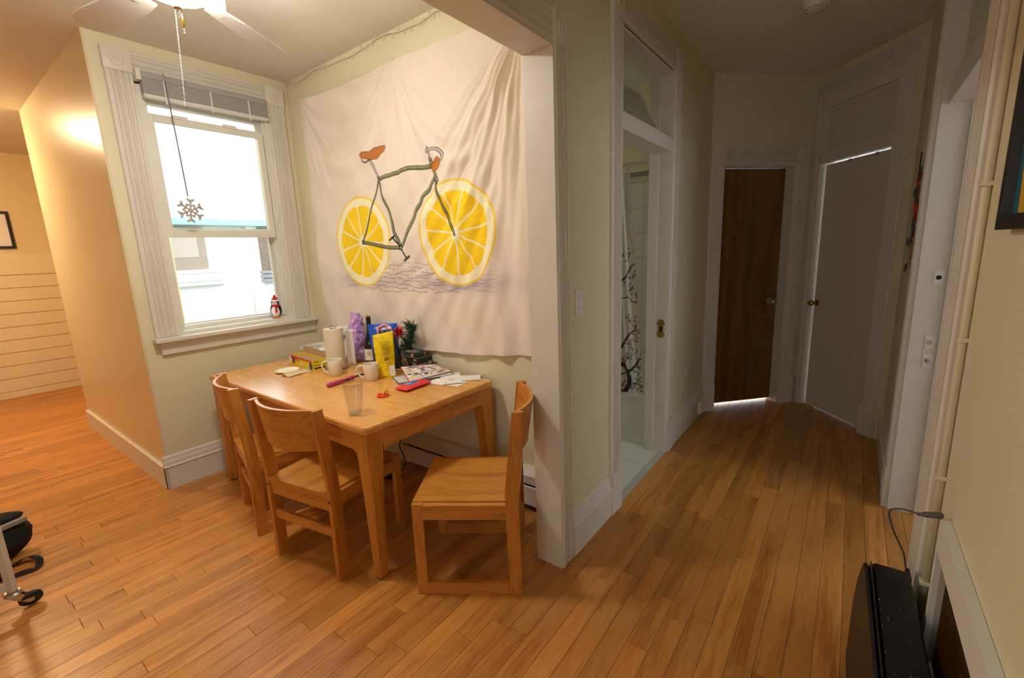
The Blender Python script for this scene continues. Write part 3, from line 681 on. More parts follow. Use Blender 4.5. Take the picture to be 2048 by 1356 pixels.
# cobbles under the wheels
gz = 1.35
gs = np.exp(-(((Yg - 2.78) / .34) ** 2 + ((Zg - 1.325) / .045) ** 2)) * .55 + np.exp(-(((Yg - 1.87) / .36) ** 2 + ((Zg - 1.325) / .05) ** 2)) * .75
C = mixc(C, '9a8aa8', gs * .8)
edge = np.interp(-Yg, [-3.12, -2.95, -2.5, -2.1, -1.75, -1.52], [0, .7, 1, 1, .8, 0])
rows = [1.265, 1.285, 1.305, 1.328, 1.35, 1.372, 1.39, 1.41, 1.428, 1.445]
for i, zr in enumerate(rows):
    wig = zr + .006 * np.sin(Yg * 17 + i * 2.1) + .003 * np.sin(Yg * 53 + i)
    seg_on = (np.sin(Yg * 23 + i * 1.7) > -.75)
    C = mixc(C, '5d5262', sm(.0032 - np.abs(Zg - wig), 0, .0022) * seg_on * edge * (.75 if i < 7 else .5) * (1 if 0 < i < 9 else (np.abs(Yg - 2.3) < .45)))
    vy = (Yg * 9 + i * .37) % 1.0
    C = mixc(C, '5d5262', sm(.02 - np.abs(vy - .5), 0, .012) * (np.abs(Zg - zr - .011) < .009) * edge * .6)
C = lemon(C, 2.785, 1.603, .310, .35, 0)
C = lemon(C, 1.876, 1.615, .309, .12, 1)
def stroke(C, pts, w, col='6d6f4c', dark='26281f', hi='a9ab86', n=6):
    P = poly2(pts, n); D = seg_dist(Yg, Zg, P); w = w / 2
    C = mixc(C, dark, sm(w + .003 - D, 0, .003)); C = mixc(C, col, sm(w - .001 - D, 0, .003))
    if hi:
        P2 = [(a + w * .25, b + w * .35) for a, b in P]; D2 = seg_dist(Yg, Zg, P2); C = mixc(C, hi, sm(w * .28 - D2, 0, .002) * (D < w - .002))
    return C
OL = '6d6f4c'
C = stroke(C, [(2.554, 1.985), (2.611, 1.887), (2.682, 1.768), (2.767, 1.618)], .013)
C = stroke(C, [(2.776, 1.599), (2.679, 1.585), (2.587, 1.568), (2.487, 1.554), (2.39, 1.549)], .022)
C = stroke(C, [(2.55, 2.012), (2.538, 1.959), (2.527, 1.897), (2.495, 1.846), (2.464, 1.789), (2.449, 1.72), (2.443, 1.659), (2.412, 1.602), (2.39, 1.549)], .020)
C = stroke(C, [(2.017, 1.944), (2.044, 1.92), (2.081, 1.885), (2.136, 1.847), (2.157, 1.809), (2.206, 1.768), (2.227, 1.735), (2.269, 1.685), (2.323, 1.622), (2.379, 1.558)], .026)
C = stroke(C, [(2.528, 1.997), (2.442, 2.007), (2.365, 2.015), (2.291, 2.022), (2.21, 2.023), (2.125, 2.014), (2.047, 2.013)], .024)
C = stroke(C, [(2.008, 1.906), (1.985, 1.82), (1.96, 1.734), (1.923, 1.662), (1.885, 1.609)], .018)
C = stroke(C, [(2.05, 2.05), (2.035, 2.005), (2.016, 1.954), (2.0, 1.915)], .026)
C = stroke(C, [(2.055, 2.10), (2.05, 2.05)], .016, 'b9b2ae', '2b2b2e', None); C = stroke(C, [(2.014, 1.938), (1.99, 1.928)], .012, 'b9b2ae', '2b2b2e', None)
C = stroke(C, [(2.061, 2.056), (2.036, 2.05)], .010, 'b9b2ae', '2b2b2e', None); C = stroke(C, [(2.06, 2.12), (2.058, 2.10)], .008, 'b9b2ae', '2b2b2e', None)
C = stroke(C, [(2.61, 2.118), (2.582, 2.067), (2.553, 2.018)], .017, 'bdb6b2', '2b2b2e', None)
C = stroke(C, [(2.688, 2.158), (2.686, 2.132), (2.662, 2.118), (2.609, 2.130)], .007, '8d9297', '2b2b2e', None)
C = stroke(C, [(2.074, 2.099), (2.035, 2.103), (1.994, 2.1), (1.962, 2.075), (1.948, 2.043), (1.958, 2.030)], .017, 'b9b2ae', '2b2b2e', None)
sad = poly2([(2.716, 2.176), (2.689, 2.183), (2.606, 2.176), (2.563, 2.191), (2.51, 2.197), (2.455, 2.191), (2.447, 2.173), (2.509, 2.151), (2.553, 2.128), (2.623, 2.133), (2.703, 2.157), (2.716, 2.176)], 4)
C = mixc(C, '3a2416', sm(.0045 - seg_dist(Yg, Zg, sad), 0, .003)); C = mixc(C, 'b8733c', inpoly(Yg, Zg, sad).astype(float) * .98)
grip = [(2.052, 1.995), (2.045, 2.02), (1.982, 2.055), (1.966, 2.04), (1.962, 2.012), (1.996, 1.985), (2.02, 1.99), (2.04, 1.978)]
C = mixc(C, '3a2416', sm(.004 - seg_dist(Yg, Zg, grip + grip[:1]), 0, .003)); C = mixc(C, 'bb7035', inpoly(Yg, Zg, grip).astype(float))
C = stroke(C, [(2.458, 1.62), (2.39, 1.549), (2.337, 1.48)], .008, '303236', '1a1b1e', None); C = stroke(C, [(2.357, 1.466), (2.312, 1.491)], .014, '54565b', '1a1b1e', None)
C = stroke(C, [(2.478, 1.602), (2.443, 1.625)], .010, '2b2c30', '1a1b1e', None)
for cy, cz, r in ((2.776, 1.601, .018), (2.39, 1.549, .019), (1.883, 1.607, .010)):
    D = np.hypot(Yg - cy, (Zg - cz)); C = mixc(C, '26281f', sm(r - D, 0, .003)); C = mixc(C, '8d9070' if cy != 2.39 else 'aab0ba', sm(r * .5 - D, 0, .003))
tap = grid_mesh('bicycle_tapestry', np.stack([Xg, Yg, Zg], -1), C, painted('tapestry_cloth', rough=.9, bump=.15, sheen=0, bscale=700, spec=.1), thick=.0015)
tag(tap, 'cream wall tapestry printed with a bicycle whose wheels are lemon slices', 'tapestry')
for py, pz in ((3.36, 2.647), (2.31, 2.652), (1.37, 2.64)):
    obj('push_pin', lathe(bmesh.new(), [(0, 0), (.006, 0), (.006, .006), (.003, .012), (0, .012)], Matrix.Translation((XT - .028, py, pz)) @ Matrix.Rotation(math.radians(-90), 4, 'Y'), 10), WPLAST, tap)
# string lights
SLP = [(3.598, 2.83), (3.455, 2.803), (3.311, 2.807), (3.183, 2.826), (3.031, 2.81), (2.87, 2.806), (2.743, 2.80), (2.608, 2.808), (2.503, 2.822), (2.392, 2.825), (2.259, 2.805), (2.17, 2.803), (2.084, 2.80), (2.01, 2.808), (1.939, 2.815), (1.7, 2.80), (1.4, 2.81), (1.14, 2.80)]
sp = smoothpts([(XT - .014, a, b - .012) for a, b in SLP], 5)
sl = obj('string_lights', tube(bmesh.new(), sp, .003, 5), mat('white_wire', 'd6d2c4', rough=.5)); tag(sl, 'unlit string of white mini lights along the top of the tapestry wall', 'string lights')
for k in range(30):
    p = sp[min(3 + int(k * 2.65), len(sp) - 1)]; s = 1 if k % 3 == 0 else -1; tlt = random.uniform(-.4, .4)
    bm = tube(bmesh.new(), [p, p + Vector((-.006, tlt * .012, s * .014)), p + Vector((-.008, tlt * .02, s * .024))], [.0022, .0028, .0028], 6)
    b = obj('bulb_socket', bm, MATS['white_wire'], sl); q = p + Vector((-.008, tlt * .02, s * .024))
    obj('bulb', tube(bmesh.new(), [q, q + Vector((0, 0, s * .010)), q + Vector((0, 0, s * .016))], [.0026, .0022, .0004], 6), clear_glass('bulb_glass', (.95, .95, .92), 2), b)
o = obj('wire_drop', tube(bmesh.new(), [(XT - .012, 3.59, 2.83), (XT - .012, 3.575, 2.76), (XT - .02, 3.565, 2.70)], .0022, 5), MATS['white_wire'], sl)
# baseboard heater
ht = empty('baseboard_heater', (0, 0, 0), label='low white baseboard heater along the tapestry wall under the table', cat='heater')
HW = mat('heater_enamel', 'cfc8bd', rough=.45)
bm = bmesh.new(); extrude(bm, [(XT, .26), (XT - .035, .255), (XT - .065, .225), (XT - .065, .175), (XT - .05, .175), (XT - .05, .21), (XT, .24)], (0, 1.14, 0), (1, 0, 0), (0, 0, 1), (0, 1.35, 0)); obj('top_cover', fix(bm), HW, ht)
bm = bmesh.new(); extrude(bm, [(XT - .068, .158), (XT - .062, .162), (XT - .058, .05), (XT - .068, .045)], (0, 1.14, 0), (1, 0, 0), (0, 0, 1), (0, 1.35, 0)); obj('front_panel', fix(bm), HW, ht)
box('end_cap', XT - .07, XT, 2.49, 2.52, .035, .262, HW, ht, bev=.003)
bm = bmesh.new()
for i in range(120): bx(bm, XT - .05, XT - .005, 1.16 + i * .011, 1.162 + i * .011, .07, .15)
o = obj('fins', bm, mat('aluminium_fins', '4a4845', rough=.5, metal=.6), ht); o['kind'] = 'stuff'
# ================================================================ TABLE
TZ = .76
tb = empty('dining_table', (1.535, 2.51, 0), math.radians(-.8), 'honey oak dining table with tapered legs pushed against the tapestry wall', 'dining table')
TOAK = wood('table_oak', 'dfa75c', 'd69b50', 'c98c42', axis=1, rough=.24, fine=.9, coat=.3, amp=.2)
bm = bmesh.new(); hx, hy, rc = .445, .878, .035; poly = []
for cx, cy, a0 in ((hx - rc, hy - rc, 0), (-hx + rc, hy - rc, 90), (-hx + rc, -hy + rc, 180), (hx - rc, -hy + rc, 270)):
    for i in range(7): a = math.radians(a0 + i * 15); poly.append((cx + rc * math.cos(a), cy + rc * math.sin(a)))
prism(bm, poly, TZ - .03, TZ); bmesh.ops.bevel(bm, geom=[e for e in bm.edges if abs(e.verts[0].co.z - e.verts[1].co.z) < 1e-6], offset=.005, segments=2, affect='EDGES')
obj('tabletop', bm, TOAK, tb)
LX, LY = hx - .012, hy - .012
for sx in (-1, 1):
    for sy in (-1, 1):
        bm = bmesh.new(); secs = [(0.012, .050), (.35, .066), (.60, .084), (TZ - .03, .095)]; rings = []
        for z, wd in secs:
            xo, yo = sx * LX, sy * LY; xi, yi = xo - sx * wd, yo - sy * wd; c = .006
            pts = [(xo - sx * c, yo), (xo, yo - sy * c), (xo, yi + sy * c), (xo - sx * c, yi), (xi + sx * c, yi), (xi, yi + sy * c), (xi, yo - sy * c), (xi + sx * c, yo)]
            rings.append([bm.verts.new((a, b, z)) for a, b in pts])
        for a, b in zip(rings, rings[1:]):
            for i in range(8): bm.faces.new((a[i], a[(i + 1) % 8], b[(i + 1) % 8], b[i]))
        bm.faces.new(rings[0]); bm.faces.new(rings[-1]); l = obj('leg', fix(bm), OAKV[2], tb)
        obj('glide', lathe(bmesh.new(), [(0, 0), (.014, 0), (.016, .005), (.008, .012), (0, .012)], atl(sx * (LX - .025), sy * (LY - .025), 0), 16), BLACK, l)
def apron(name, a, b, along, off, th, m):
    r = .03; z0, z1 = .638, TZ - .03
    pr = [(a, z1), (b, z1), (b, z0 - r)] + [(b - r + r * math.cos(t), z0 - r + r * math.sin(t)) for t in [0, .4, .8, 1.2, 1.5708]] + [(a + r - r * math.sin(t), z0 - r + r * math.cos(t)) for t in [0, .4, .8, 1.2, 1.5708]] + [(a, z0 - r)]
    bm = bmesh.new(); u = (1, 0, 0) if along == 0 else (0, 1, 0); wd = (0, th, 0) if along == 0 else (th, 0, 0); o = (0, off, 0) if along == 0 else (off, 0, 0)
    extrude(bm, pr, o, u, (0, 0, 1), wd); bmesh.ops.remove_doubles(bm, verts=bm.verts, dist=1e-5); return obj(name, fix(bm), m, tb)
for s in (-1, 1):
    apron('apron', -LX + .0875, LX - .0875, 0, s * LY - (.026 if s > 0 else -.001), .025, OAKV[0])
    apron('apron', -LY + .0875, LY - .0875, 1, s * LX - (.026 if s > 0 else -.001), .025, OAKV[1])
# ================================================================ CHAIRS
def make_chair(label):
    t = empty('dining_chair', label=label, cat='chair', group='oak dining chairs around the table')
    W2, D2 = .232, .235; pw = .026
    for s in (-1, 1):
        y0, y1 = (s * W2, s * (W2 - pw)) if s > 0 else (-W2 + pw, -W2); ya, yb = min(y0, y1), max(y0, y1)
        bm = bmesh.new(); bx(bm, D2 - .048, D2, ya, yb, .0, .442, bev=.003); obj('front_leg', bm, OAKV[2], t)
        # back post, kinked at the seat
        pr = [(-D2, 0), (-D2 + .056, 0), (-D2 + .062, .44), (-D2 + .060, .50), (-D2 + .018, .853), (-D2 - .030, .853), (-D2 - .012, .62), (-D2 + .002, .46)]
        bm = bmesh.new(); extrude(bm, pr, (0, ya, 0), (1, 0, 0), (0, 0, 1), (0, yb - ya, 0)); fix(bm); bmesh.ops.bevel(bm, geom=list(bm.edges), offset=.0025, segments=2, affect='EDGES'); p = obj('back_post', bm, OAKV[2], t)
        for z in (.405,):
            obj('bolt_cap', lathe(bmesh.new(), [(0, 0), (.006, 0), (.006, .001), (0, .0015)], Matrix.Translation((-D2 + .002, (ya + yb) / 2, z)) @ Matrix.Rotation(math.radians(-90), 4, 'Y'), 12), DARK, p)
        obj('side_rail', bx(bmesh.new(), -D2 + .058, D2 - .048, ya, yb, .368, .437, bev=.002), OAKV[0], t)
        obj('runner', bx(bmesh.new(), -D2 + .055, D2 - .047, ya + .001, yb - .001, 0, .058, bev=.002), OAKV[0], t)
    # dished seat panel between the rails
    n = 14; P = np.zeros((n, n, 3)); X = np.linspace(-D2 + .004, D2 - .0, n); Y = np.linspace(-W2 + pw + .002, W2 - pw - .002, n)
    bm = bmesh.new(); T = []; B = []
    for i, x in enumerate(X):
        T.append([]); B.append([])
        for y in Y:
            dish = .009 * max(0, 1 - (y / .19) ** 2) * max(0, 1 - ((x + .03) / .19) ** 2)
            T[-1].append(bm.verts.new((x, y, .443 - dish))); B[-1].append(bm.verts.new((x, y, .424)))
    for i in range(n - 1):
        for j in range(n - 1): bm.faces.new((T[i][j], T[i + 1][j], T[i + 1][j + 1], T[i][j + 1])); bm.faces.new((B[i][j + 1], B[i + 1][j + 1], B[i + 1][j], B[i][j]))
    for i in range(n - 1):
        bm.faces.new((T[i][0], B[i][0], B[i + 1][0], T[i + 1][0])); bm.faces.new((T[i + 1][-1], B[i + 1][-1], B[i][-1], T[i][-1])); bm.faces.new((T[0][i + 1], B[0][i + 1], B[0][i], T[0][i])); bm.faces.new((T[-1][i], B[-1][i], B[-1][i + 1], T[-1][i + 1]))
    obj('seat', fix(bm), OAKV[0], t, 'auto')
    obj('front_rail', bx(bmesh.new(), D2 - .04, D2 - .012, -W2 + pw, W2 - pw, .365, .424, bev=.002), OAKV[1], t)
    obj('rear_rail', bx(bmesh.new(), -D2 + .012, -D2 + .036, -W2 + pw, W2 - pw, .352, .424, bev=.002), OAKV[1], t)
    obj('stretcher', bx(bmesh.new(), -D2 + .016, -D2 + .038, -W2 + pw, W2 - pw, .215, .262, bev=.002), OAKV[1], t)
    # curved backrest
    bm = bmesh.new(); m_ = 16; R1 = []; 
    for i in range(m_ + 1):
        u = -1 + 2 * i / m_; y = u * (W2 - pw + .002); bow = -.062 * (1 - u * u); r = []
        zb = .655 - .012 * (1 - u * u)
        for x, z in ((-.212, zb), (-.197, zb), (-.227, .850), (-.242, .850)): r.append(bm.verts.new((x + bow, y, z)))
        R1.append(r)
    for a, b in zip(R1, R1[1:]):
        for k in range(4): bm.faces.new((a[k], a[(k + 1) % 4], b[(k + 1) % 4], b[k]))
    bm.faces.new(R1[0]); bm.faces.new(R1[-1][::-1]); obj('backrest', fix(bm), OAKV[1], t, 'auto')
    return t
def copy_tree(o, parent=None):
    c = o.copy(); COL.objects.link(c); c.parent = parent
    for ch in list(o.children): copy_tree(ch, c)
    return c
ch = make_chair('oak dining chair nearest the front table leg, its curved back to the open room')
ch.location = (1.172, 2.072, 0); ch.rotation_euler = (0, 0, math.radians(9.5))
c_ = copy_tree(ch); c_.location = (1.205, 2.675, 0); c_.rotation_euler = (0, 0, math.radians(-13.9)); c_['label'] = 'oak dining chair tucked in beside the window wall'
c_ = copy_tree(ch); c_.location = (1.458, 1.371, 0); c_.rotation_euler = (0, 0, math.radians(123.4)); c_['label'] = 'oak dining chair at the table end next to the white doorway post'
# power cord and strip
pc = obj('power_cable', tube(bmesh.new(), smoothpts([(1.88, 2.25, .72), (1.90, 2.30, .50), (1.90, 2.352, .315), (1.90, 2.44, .23), (1.90, 2.476, .165), (1.90, 2.435, .097), (1.89, 2.425, .03), (1.85, 2.44, .005), (1.80, 2.43, .012)], 6), .0042, 8), BLACK); tag(pc, 'black power cord hanging from the table down to the floor', 'cord')
ps = empty('power_strip', (1.755, 2.42, 0), math.radians(-75), 'dark power strip with glowing red switch on the floor under the table', 'power strip')
obj('housing', bx(bmesh.new(), -.09, .09, -.025, .025, .002, .036, bev=.006), BLACK, ps)
o = obj('red_switch', bx(bmesh.new(), -.082, -.066, -.009, .009, .034, .041, bev=.002), mat('red_neon', 'ff5040', rough=.3, emit='ff3020', estr=6), ps); o['label'] = 'small glowing red rocker switch'
for i in range(3): obj('socket', bx(bmesh.new(), -.04 + i * .04, -.018 + i * .04, -.014, .014, .0355, .0368), mat('socket_grey', '3a3a3d', rough=.5), ps)

# ================================================================ TABLE ITEMS
Rv, Av = Vector((.596, -.802, 0)), Vector((.802, .596, 0))
def mug(loc, rz, label):
    t = empty('coffee_mug', (loc[0], loc[1], TZ), rz, label, 'mug', 'white striped mugs on the table')
    h = .104; prof = [(0, 0), (.030, 0), (.034, .004), (.040, .03), (.0445, .065), (.0465, h - .002), (.0455, h), (.0435, h - .002), (.041, .06), (.036, .02), (.03, .008), (0, .007)]
    MUG = mat('white_mug_ceramic', 'e3dccf', rough=.2, coat=.3)
    obj('body', lathe(bmesh.new(), prof, None, 40), MUG, t, 'auto')
    hp = smoothpts([(.042, 0, .09), (.062, 0, .094), (.080, 0, .078), (.079, 0, .052), (.062, 0, .028), (.042, 0, .018)], 5)
    obj('handle', tube(bmesh.new(), hp, .0052, 8), MUG, t, True)
    for k, (a0, z0, z1, c) in enumerate(((0, .032, .060, '4b4640'), (.2, .014, .036, '6f6454'))):
        bm = bmesh.new(); V = []
        for i in range(41):
            a = math.pi * 1.0 + a0 + i / 40 * 3.6; z = z0 + (z1 - z0) * i / 40; r = np.interp(z, [.004, .03, .065, .1], [.034, .040, .0445, .0465]) + .0003
            V.append((bm.verts.new((r * math.cos(a), r * math.sin(a), z)), bm.verts.new((r * math.cos(a), r * math.sin(a), z + .0028))))
        for a, b in zip(V, V[1:]): bm.faces.new((a[0], b[0], b[1], a[1]))
        obj('glaze_stripe', bm, mat('mug_stripe_%d' % k, c, rough=.3), t)
    return t
hang = math.atan2(.802, -.596)
mug((1.553, 2.600), hang + .1, 'white mug with dark swirling lines in front of the paper towel roll')
mug((1.598, 2.290), hang + .15, 'white mug with dark swirling lines beside the yellow bag')
# drinking glass
GL = clear_glass('tumbler_glass', (.96, .965, .96), 1.7, 3.6)
gl = obj('drinking_glass', lathe(bmesh.new(), [(0, 0), (.031, 0), (.033, .003), (.0465, .149), (.0460, .150), (.0450, .149), (.0318, .016), (.029, .013), (0, .012)], None, 48), GL, smooth='auto'); gl.location = (1.185, 1.855, TZ)
obj('rim', tube(bmesh.new(), [(.0458 * math.cos(i * math.pi / 24), .0458 * math.sin(i * math.pi / 24), .150) for i in range(48)], .0011, 6, closed=True), clear_glass('rim_glass', (.45, .44, .40), 1.5, 2), gl, True)
obj('thick_base', lathe(bmesh.new(), [(0, .001), (.0305, .001), (.0325, .012), (0, .0118)], None, 40), clear_glass('base_glass', (.92, .93, .91), 1.2, 3), gl, 'auto')
tag(gl, 'empty clear pint glass standing near the front corner of the table', 'glass')
# paper towels
tw = empty('paper_towel_roll', (1.652, 2.745, TZ), label='cream paper towel roll on a wire holder with a loose sheet', cat='paper towel')
PT = mat('paper_towel', 'ddd2bd', rough=.9, bump=.7, bscale=160)
obj('roll', lathe(bmesh.new(), [(.018, .012), (.060, .012), (.0615, .02), (.0615, .27), (.060, .278), (.018, .278)], None, 40), PT, tw, 'auto')
sheet = np.zeros((12, 16, 3))
for i in range(12):
    for j in range(16):
        u = j / 15; a = -.45; p = Vector((.062 * math.cos(a), .062 * math.sin(a), 0)) + Rv * (.012 + .04 * u) + Av * (-.0 + .05 * u + .012 * math.sin(u * 4)); sheet[i, j] = (p.x, p.y, .012 + .255 * i / 11 - .01 * u)
grid_mesh('loose_sheet', sheet, None, mat('paper_towel_white', 'd9d5cf', rough=.9, bump=.5, bscale=160), tw, thick=.001)
obj('wire_loop', tube(bmesh.new(), smoothpts([(Rv * -.017 + Vector((0, 0, .278))), (Rv * -.02 + Vector((0, 0, .292))), (Rv * -.010 + Vector((0, 0, .303))), (Rv * .008 + Vector((0, 0, .304))), (Rv * .02 + Vector((0, 0, .292))), (Rv * .018 + Vector((0, 0, .28))), (Rv * -.017 + Vector((0, 0, .28)))], 4), .0022, 6), METAL, tw, True)
obj('wire_base', tube(bmesh.new(), [(.074 * math.cos(i * math.pi / 14), .074 * math.sin(i * math.pi / 14), .004) for i in range(28)], .003, 6, closed=True), METAL, tw, True)
obj('wire_rod', tube(bmesh.new(), [(0, 0, .004), (0, 0, .28)], .003, 6), METAL, tw)
obj('cross_wire', tube(bmesh.new(), [(-.073, 0, .004), (.073, 0, .004)], .0025, 6), METAL, tw)
# basket with plastic bag
bk = empty('plastic_basket', (1.835, 3.27, TZ), label='white perforated plastic basket near the window wall', cat='basket')
BW = mat('white_basket_plastic', 'd9d8cc', rough=.4)
bm = bmesh.new(); n = 26; Zs = [0, .012, .026, .034, .048, .056, .075]; rings = []
for z in Zs: rings.append([bm.verts.new(((.10 + z * .35) * math.cos(2 * math.pi * i / n) * 1.05, (.10 + z * .35) * math.sin(2 * math.pi * i / n), z)) for i in range(n)])
for k, (a, b) in enumerate(zip(rings, rings[1:])):
    for i in range(n):
        if k in (2, 4) and i % 2 == 0: continue
        bm.faces.new((a[i], a[(i + 1) % n], b[(i + 1) % n], b[i]))
bm.faces.new(rings[0]); o = obj('side_wall', bm, BW, bk, 'auto'); md = o.modifiers.new('t', 'SOLIDIFY'); md.thickness = .0025
obj('rim', tube(bmesh.new(), [((.126) * math.cos(i * math.pi / 16) * 1.05, .126 * math.sin(i * math.pi / 16), .076) for i in range(32)], .004, 6, closed=True), BW, bk, True)
def blob(name, r, m, seed, amp=.35, f=14, parent=None, sub=4, squash=1):
    bm = bmesh.new(); bmesh.ops.create_icosphere(bm, subdivisions=sub, radius=1)
    for v in bm.verts:
        n_ = noise.noise(v.co * 1.6 + Vector((seed, 0, 0))) * .6 + abs(noise.noise(v.co * f * .25 + Vector((0, seed, 0)))) * amp
        d = v.co * (1 + n_); v.co = Vector((d.x * r[0], d.y * r[1], max(d.z, -.75) * r[2]))
    o = obj(name, bm, m, parent, True); return o
pb = blob('plastic_bag', (.068, .062, .045), mat('white_thin_plastic', 'e3e5ea', rough=.3, bump=.5, bscale=60), 3); pb.location = (1.745, 3.085, TZ + .034); tag(pb, 'crumpled white plastic bag in front of the perforated basket', 'plastic bag')
obj('blue_print', bx(bmesh.new(), -.02, .02, -.001, .001, -.006, .006, M=frame((.0, -.062, -.015), (.8, -.5, .3), (.2, .3, 1))), mat('bag_print_blue', '4a3fa0', rough=.5), pb)
# stretch-wrap box
sb = empty('wrap_box', (1.596, 3.016, TZ), math.radians(-6.5), 'open yellow and red cardboard box of plastic wrap lying on the table', 'box')
YEL = mat('box_yellow', 'e5cc17', rough=.45); RED = mat('box_red', 'd0342c', rough=.45); NAVY = mat('box_navy', '2e2f66', rough=.45); KRAFT = mat('kraft_card', 'a98459', rough=.8); INK = mat('black_ink', '1d1c20', rough=.6)
bm = bmesh.new(); bx(bm, -.047, -.0455, -.19, .19, 0, .07); bx(bm, .0455, .047, -.19, .19, 0, .07); bx(bm, -.047, .047, -.19, -.1885, 0, .07); bx(bm, -.047, .047, .1885, .19, 0, .07); bx(bm, -.047, .047, -.19, .19, 0, .0015); obj('carton', bm, YEL, sb)
bm = bx(bmesh.new(), -.0455, .0455, -.1885, .1885, .002, .055); obj('cardboard_core', bm, KRAFT, sb)
bm = bx(bmesh.new(), -.0478, -.047, -.19, .19, .054, .0705); bx(bm, -.0478, -.047, .06, .19, .04, .056); obj('red_band', bm, RED, sb)
bm = bmesh.new(); MXs = frame((-.0473, -.165, .03), (0, -1, 0), (0, 0, 1)); lathe(bm, [(0, .0006), (.026, .0006), (.026, 0)], MXs @ Matrix.Diagonal((1, 1.0, 1, 1)), 24); lathe(bm, [(0, .0006), (.022, .0006), (.022, 0)], frame((-.0473, .12, .034), (0, -1, 0), (0, 0, 1)), 24); obj('navy_roundel', bm, NAVY, sb)
obj('pale_roundel', lathe(bmesh.new(), [(0, .001), (.011, .001), (.011, 0)], frame((-.0475, .0, .022), (0, -1, 0), (0, 0, 1)), 20), PAPER, sb)
ME = frame((0, -.1903, .057), (1, 0, 0), (0, 0, 1)); text('printed_number', '750', .022, ME @ atl(-.02, 0, .0002), INK, sb)
text('printed_words', 'Stretch-Tite', .0165, ME @ atl(.0, -.021, .0002), INK, sb); obj('printed_bar', bx(bmesh.new(), -.035, .04, -.1908, -.19, .010, .021), INK, sb)
text('printed_words', 'Stretch-Tite', .014, frame((-.0476, .045, .043), (0, -1, 0), (0, 0, 1)), INK, sb)
film = obj('torn_film', tube(bmesh.new(), smoothpts([(-.02, .19, .06), (-.055, .16, .062), (-.062, .13, .035), (-.075, .19, .003), (-.085, .22, .004)], 5), .003, 6), mat('clear_film', 'e8edf2', rough=.15, spec=.8), sb, True)
o = obj('flap', bx(bmesh.new(), -.0, .0015, -.19, .19, 0, .045, M=atl(.047, 0, .07) @ Matrix.Rotation(.35, 4, 'Y')), KRAFT, sb)
# lid / dish and napkin
pl = obj('small_dish', lathe(bmesh.new(), [(0, .003), (.060, .003), (.066, .010), (.076, .013), (.078, .012), (.070, .004), (.055, 0), (0, 0)], None, 48), [mat('cream_ceramic', 'ece6d0', rough=.3)], smooth='auto'); pl.location = (1.437, 2.995, TZ); tag(pl, 'shallow round cream dish with yellow rim at the window end of the table', 'dish')
obj('yellow_rim', tube(bmesh.new(), [(.074 * math.cos(i * math.pi / 24), .074 * math.sin(i * math.pi / 24), .0125) for i in range(48)], .0018, 6, closed=True), mat('rim_yellow', 'cfc46a', rough=.4), pl, True)
nk = np.zeros((14, 8, 3))
for i in range(14):
    for j in range(8):
        u, v = i / 13, j / 7; fold = .018 * math.exp(-((v - .35) / .18) ** 2) + .004 * math.sin(u * 5)
        p = Vector((1.355, 2.88, 0)) + Vector((.175, .02, 0)) * u + Vector((.012, -.088, 0)) * (v - .35) + Vector((0, .05, 0)) * u * (v < .5) * .5
        nk[i, j] = (p.x, p.y, TZ + .003 + fold * (1 - .6 * u))
nkp = grid_mesh('folded_napkin', nk, None, mat('tan_paper', 'cdb48f', rough=.85), thick=.0015); tag(nkp, 'folded tan paper napkin lying next to the cream dish', 'napkin')
# utility lighter
lg = empty('utility_lighter', (1.361, 2.385, TZ), math.radians(7.5), 'pink long-necked utility lighter lying on the table', 'lighter')
PK = mat('magenta_plastic', 'b02268', rough=.3, coat=.3)
bm = bmesh.new(); rings = []
for x, ry, rz in ((0, .010, .008), (.006, .015, .012), (.05, .0165, .013), (.10, .015, .012), (.125, .009, .009), (.15, .009, .009), (.175, .013, .011), (.198, .011, .010), (.203, .006, .006)):
    rings.append([bm.verts.new((x, ry * math.cos(a), .0135 + rz * math.sin(a))) for a in [k * math.pi / 8 for k in range(16)]])
for a, b in zip(rings, rings[1:]):
    for k in range(16): bm.faces.new((a[k], a[(k + 1) % 16], b[(k + 1) % 16], b[k]))
bm.faces.new(rings[0]); bm.faces.new(rings[-1]); obj('handle', fix(bm), PK, lg, 'auto')
obj('trigger', bx(bmesh.new(), .122, .148, -.018, -.006, .008, .018, bev=.003), BLACK, lg); obj('nozzle', tube(bmesh.new(), [(.2, 0, .0135), (.285, 0, .0115)], .0052, 12), BLACK, lg)
# scissors
sz = empty('scissors', (1.455, 1.985, TZ), math.radians(38), 'small red handled scissors lying open on the table', 'scissors')
SR = mat('red_plastic', 'ee3b1e', rough=.35)
for s in (-1, 1):
    Ms = Matrix.Rotation(s * .12, 4, 'Z')
    obj('blade', prism(bmesh.new(), [(0, -.005), (.07, 0), (0, .006)], .003 + (s > 0) * .0018, .0045 + (s > 0) * .0018, Ms), METAL, sz)
    obj('handle', tube(bmesh.new(), [Ms @ Vector((-.032 + .027 * math.cos(a), s * .017 + .015 * math.sin(a), .006)) for a in [k * math.pi / 9 for k in range(18)]], .0048, 8, closed=True), SR, sz, True)
obj('pivot_screw', lathe(bmesh.new(), [(0, .0075), (.003, .0075), (.003, .003)], None, 12), METAL, sz)
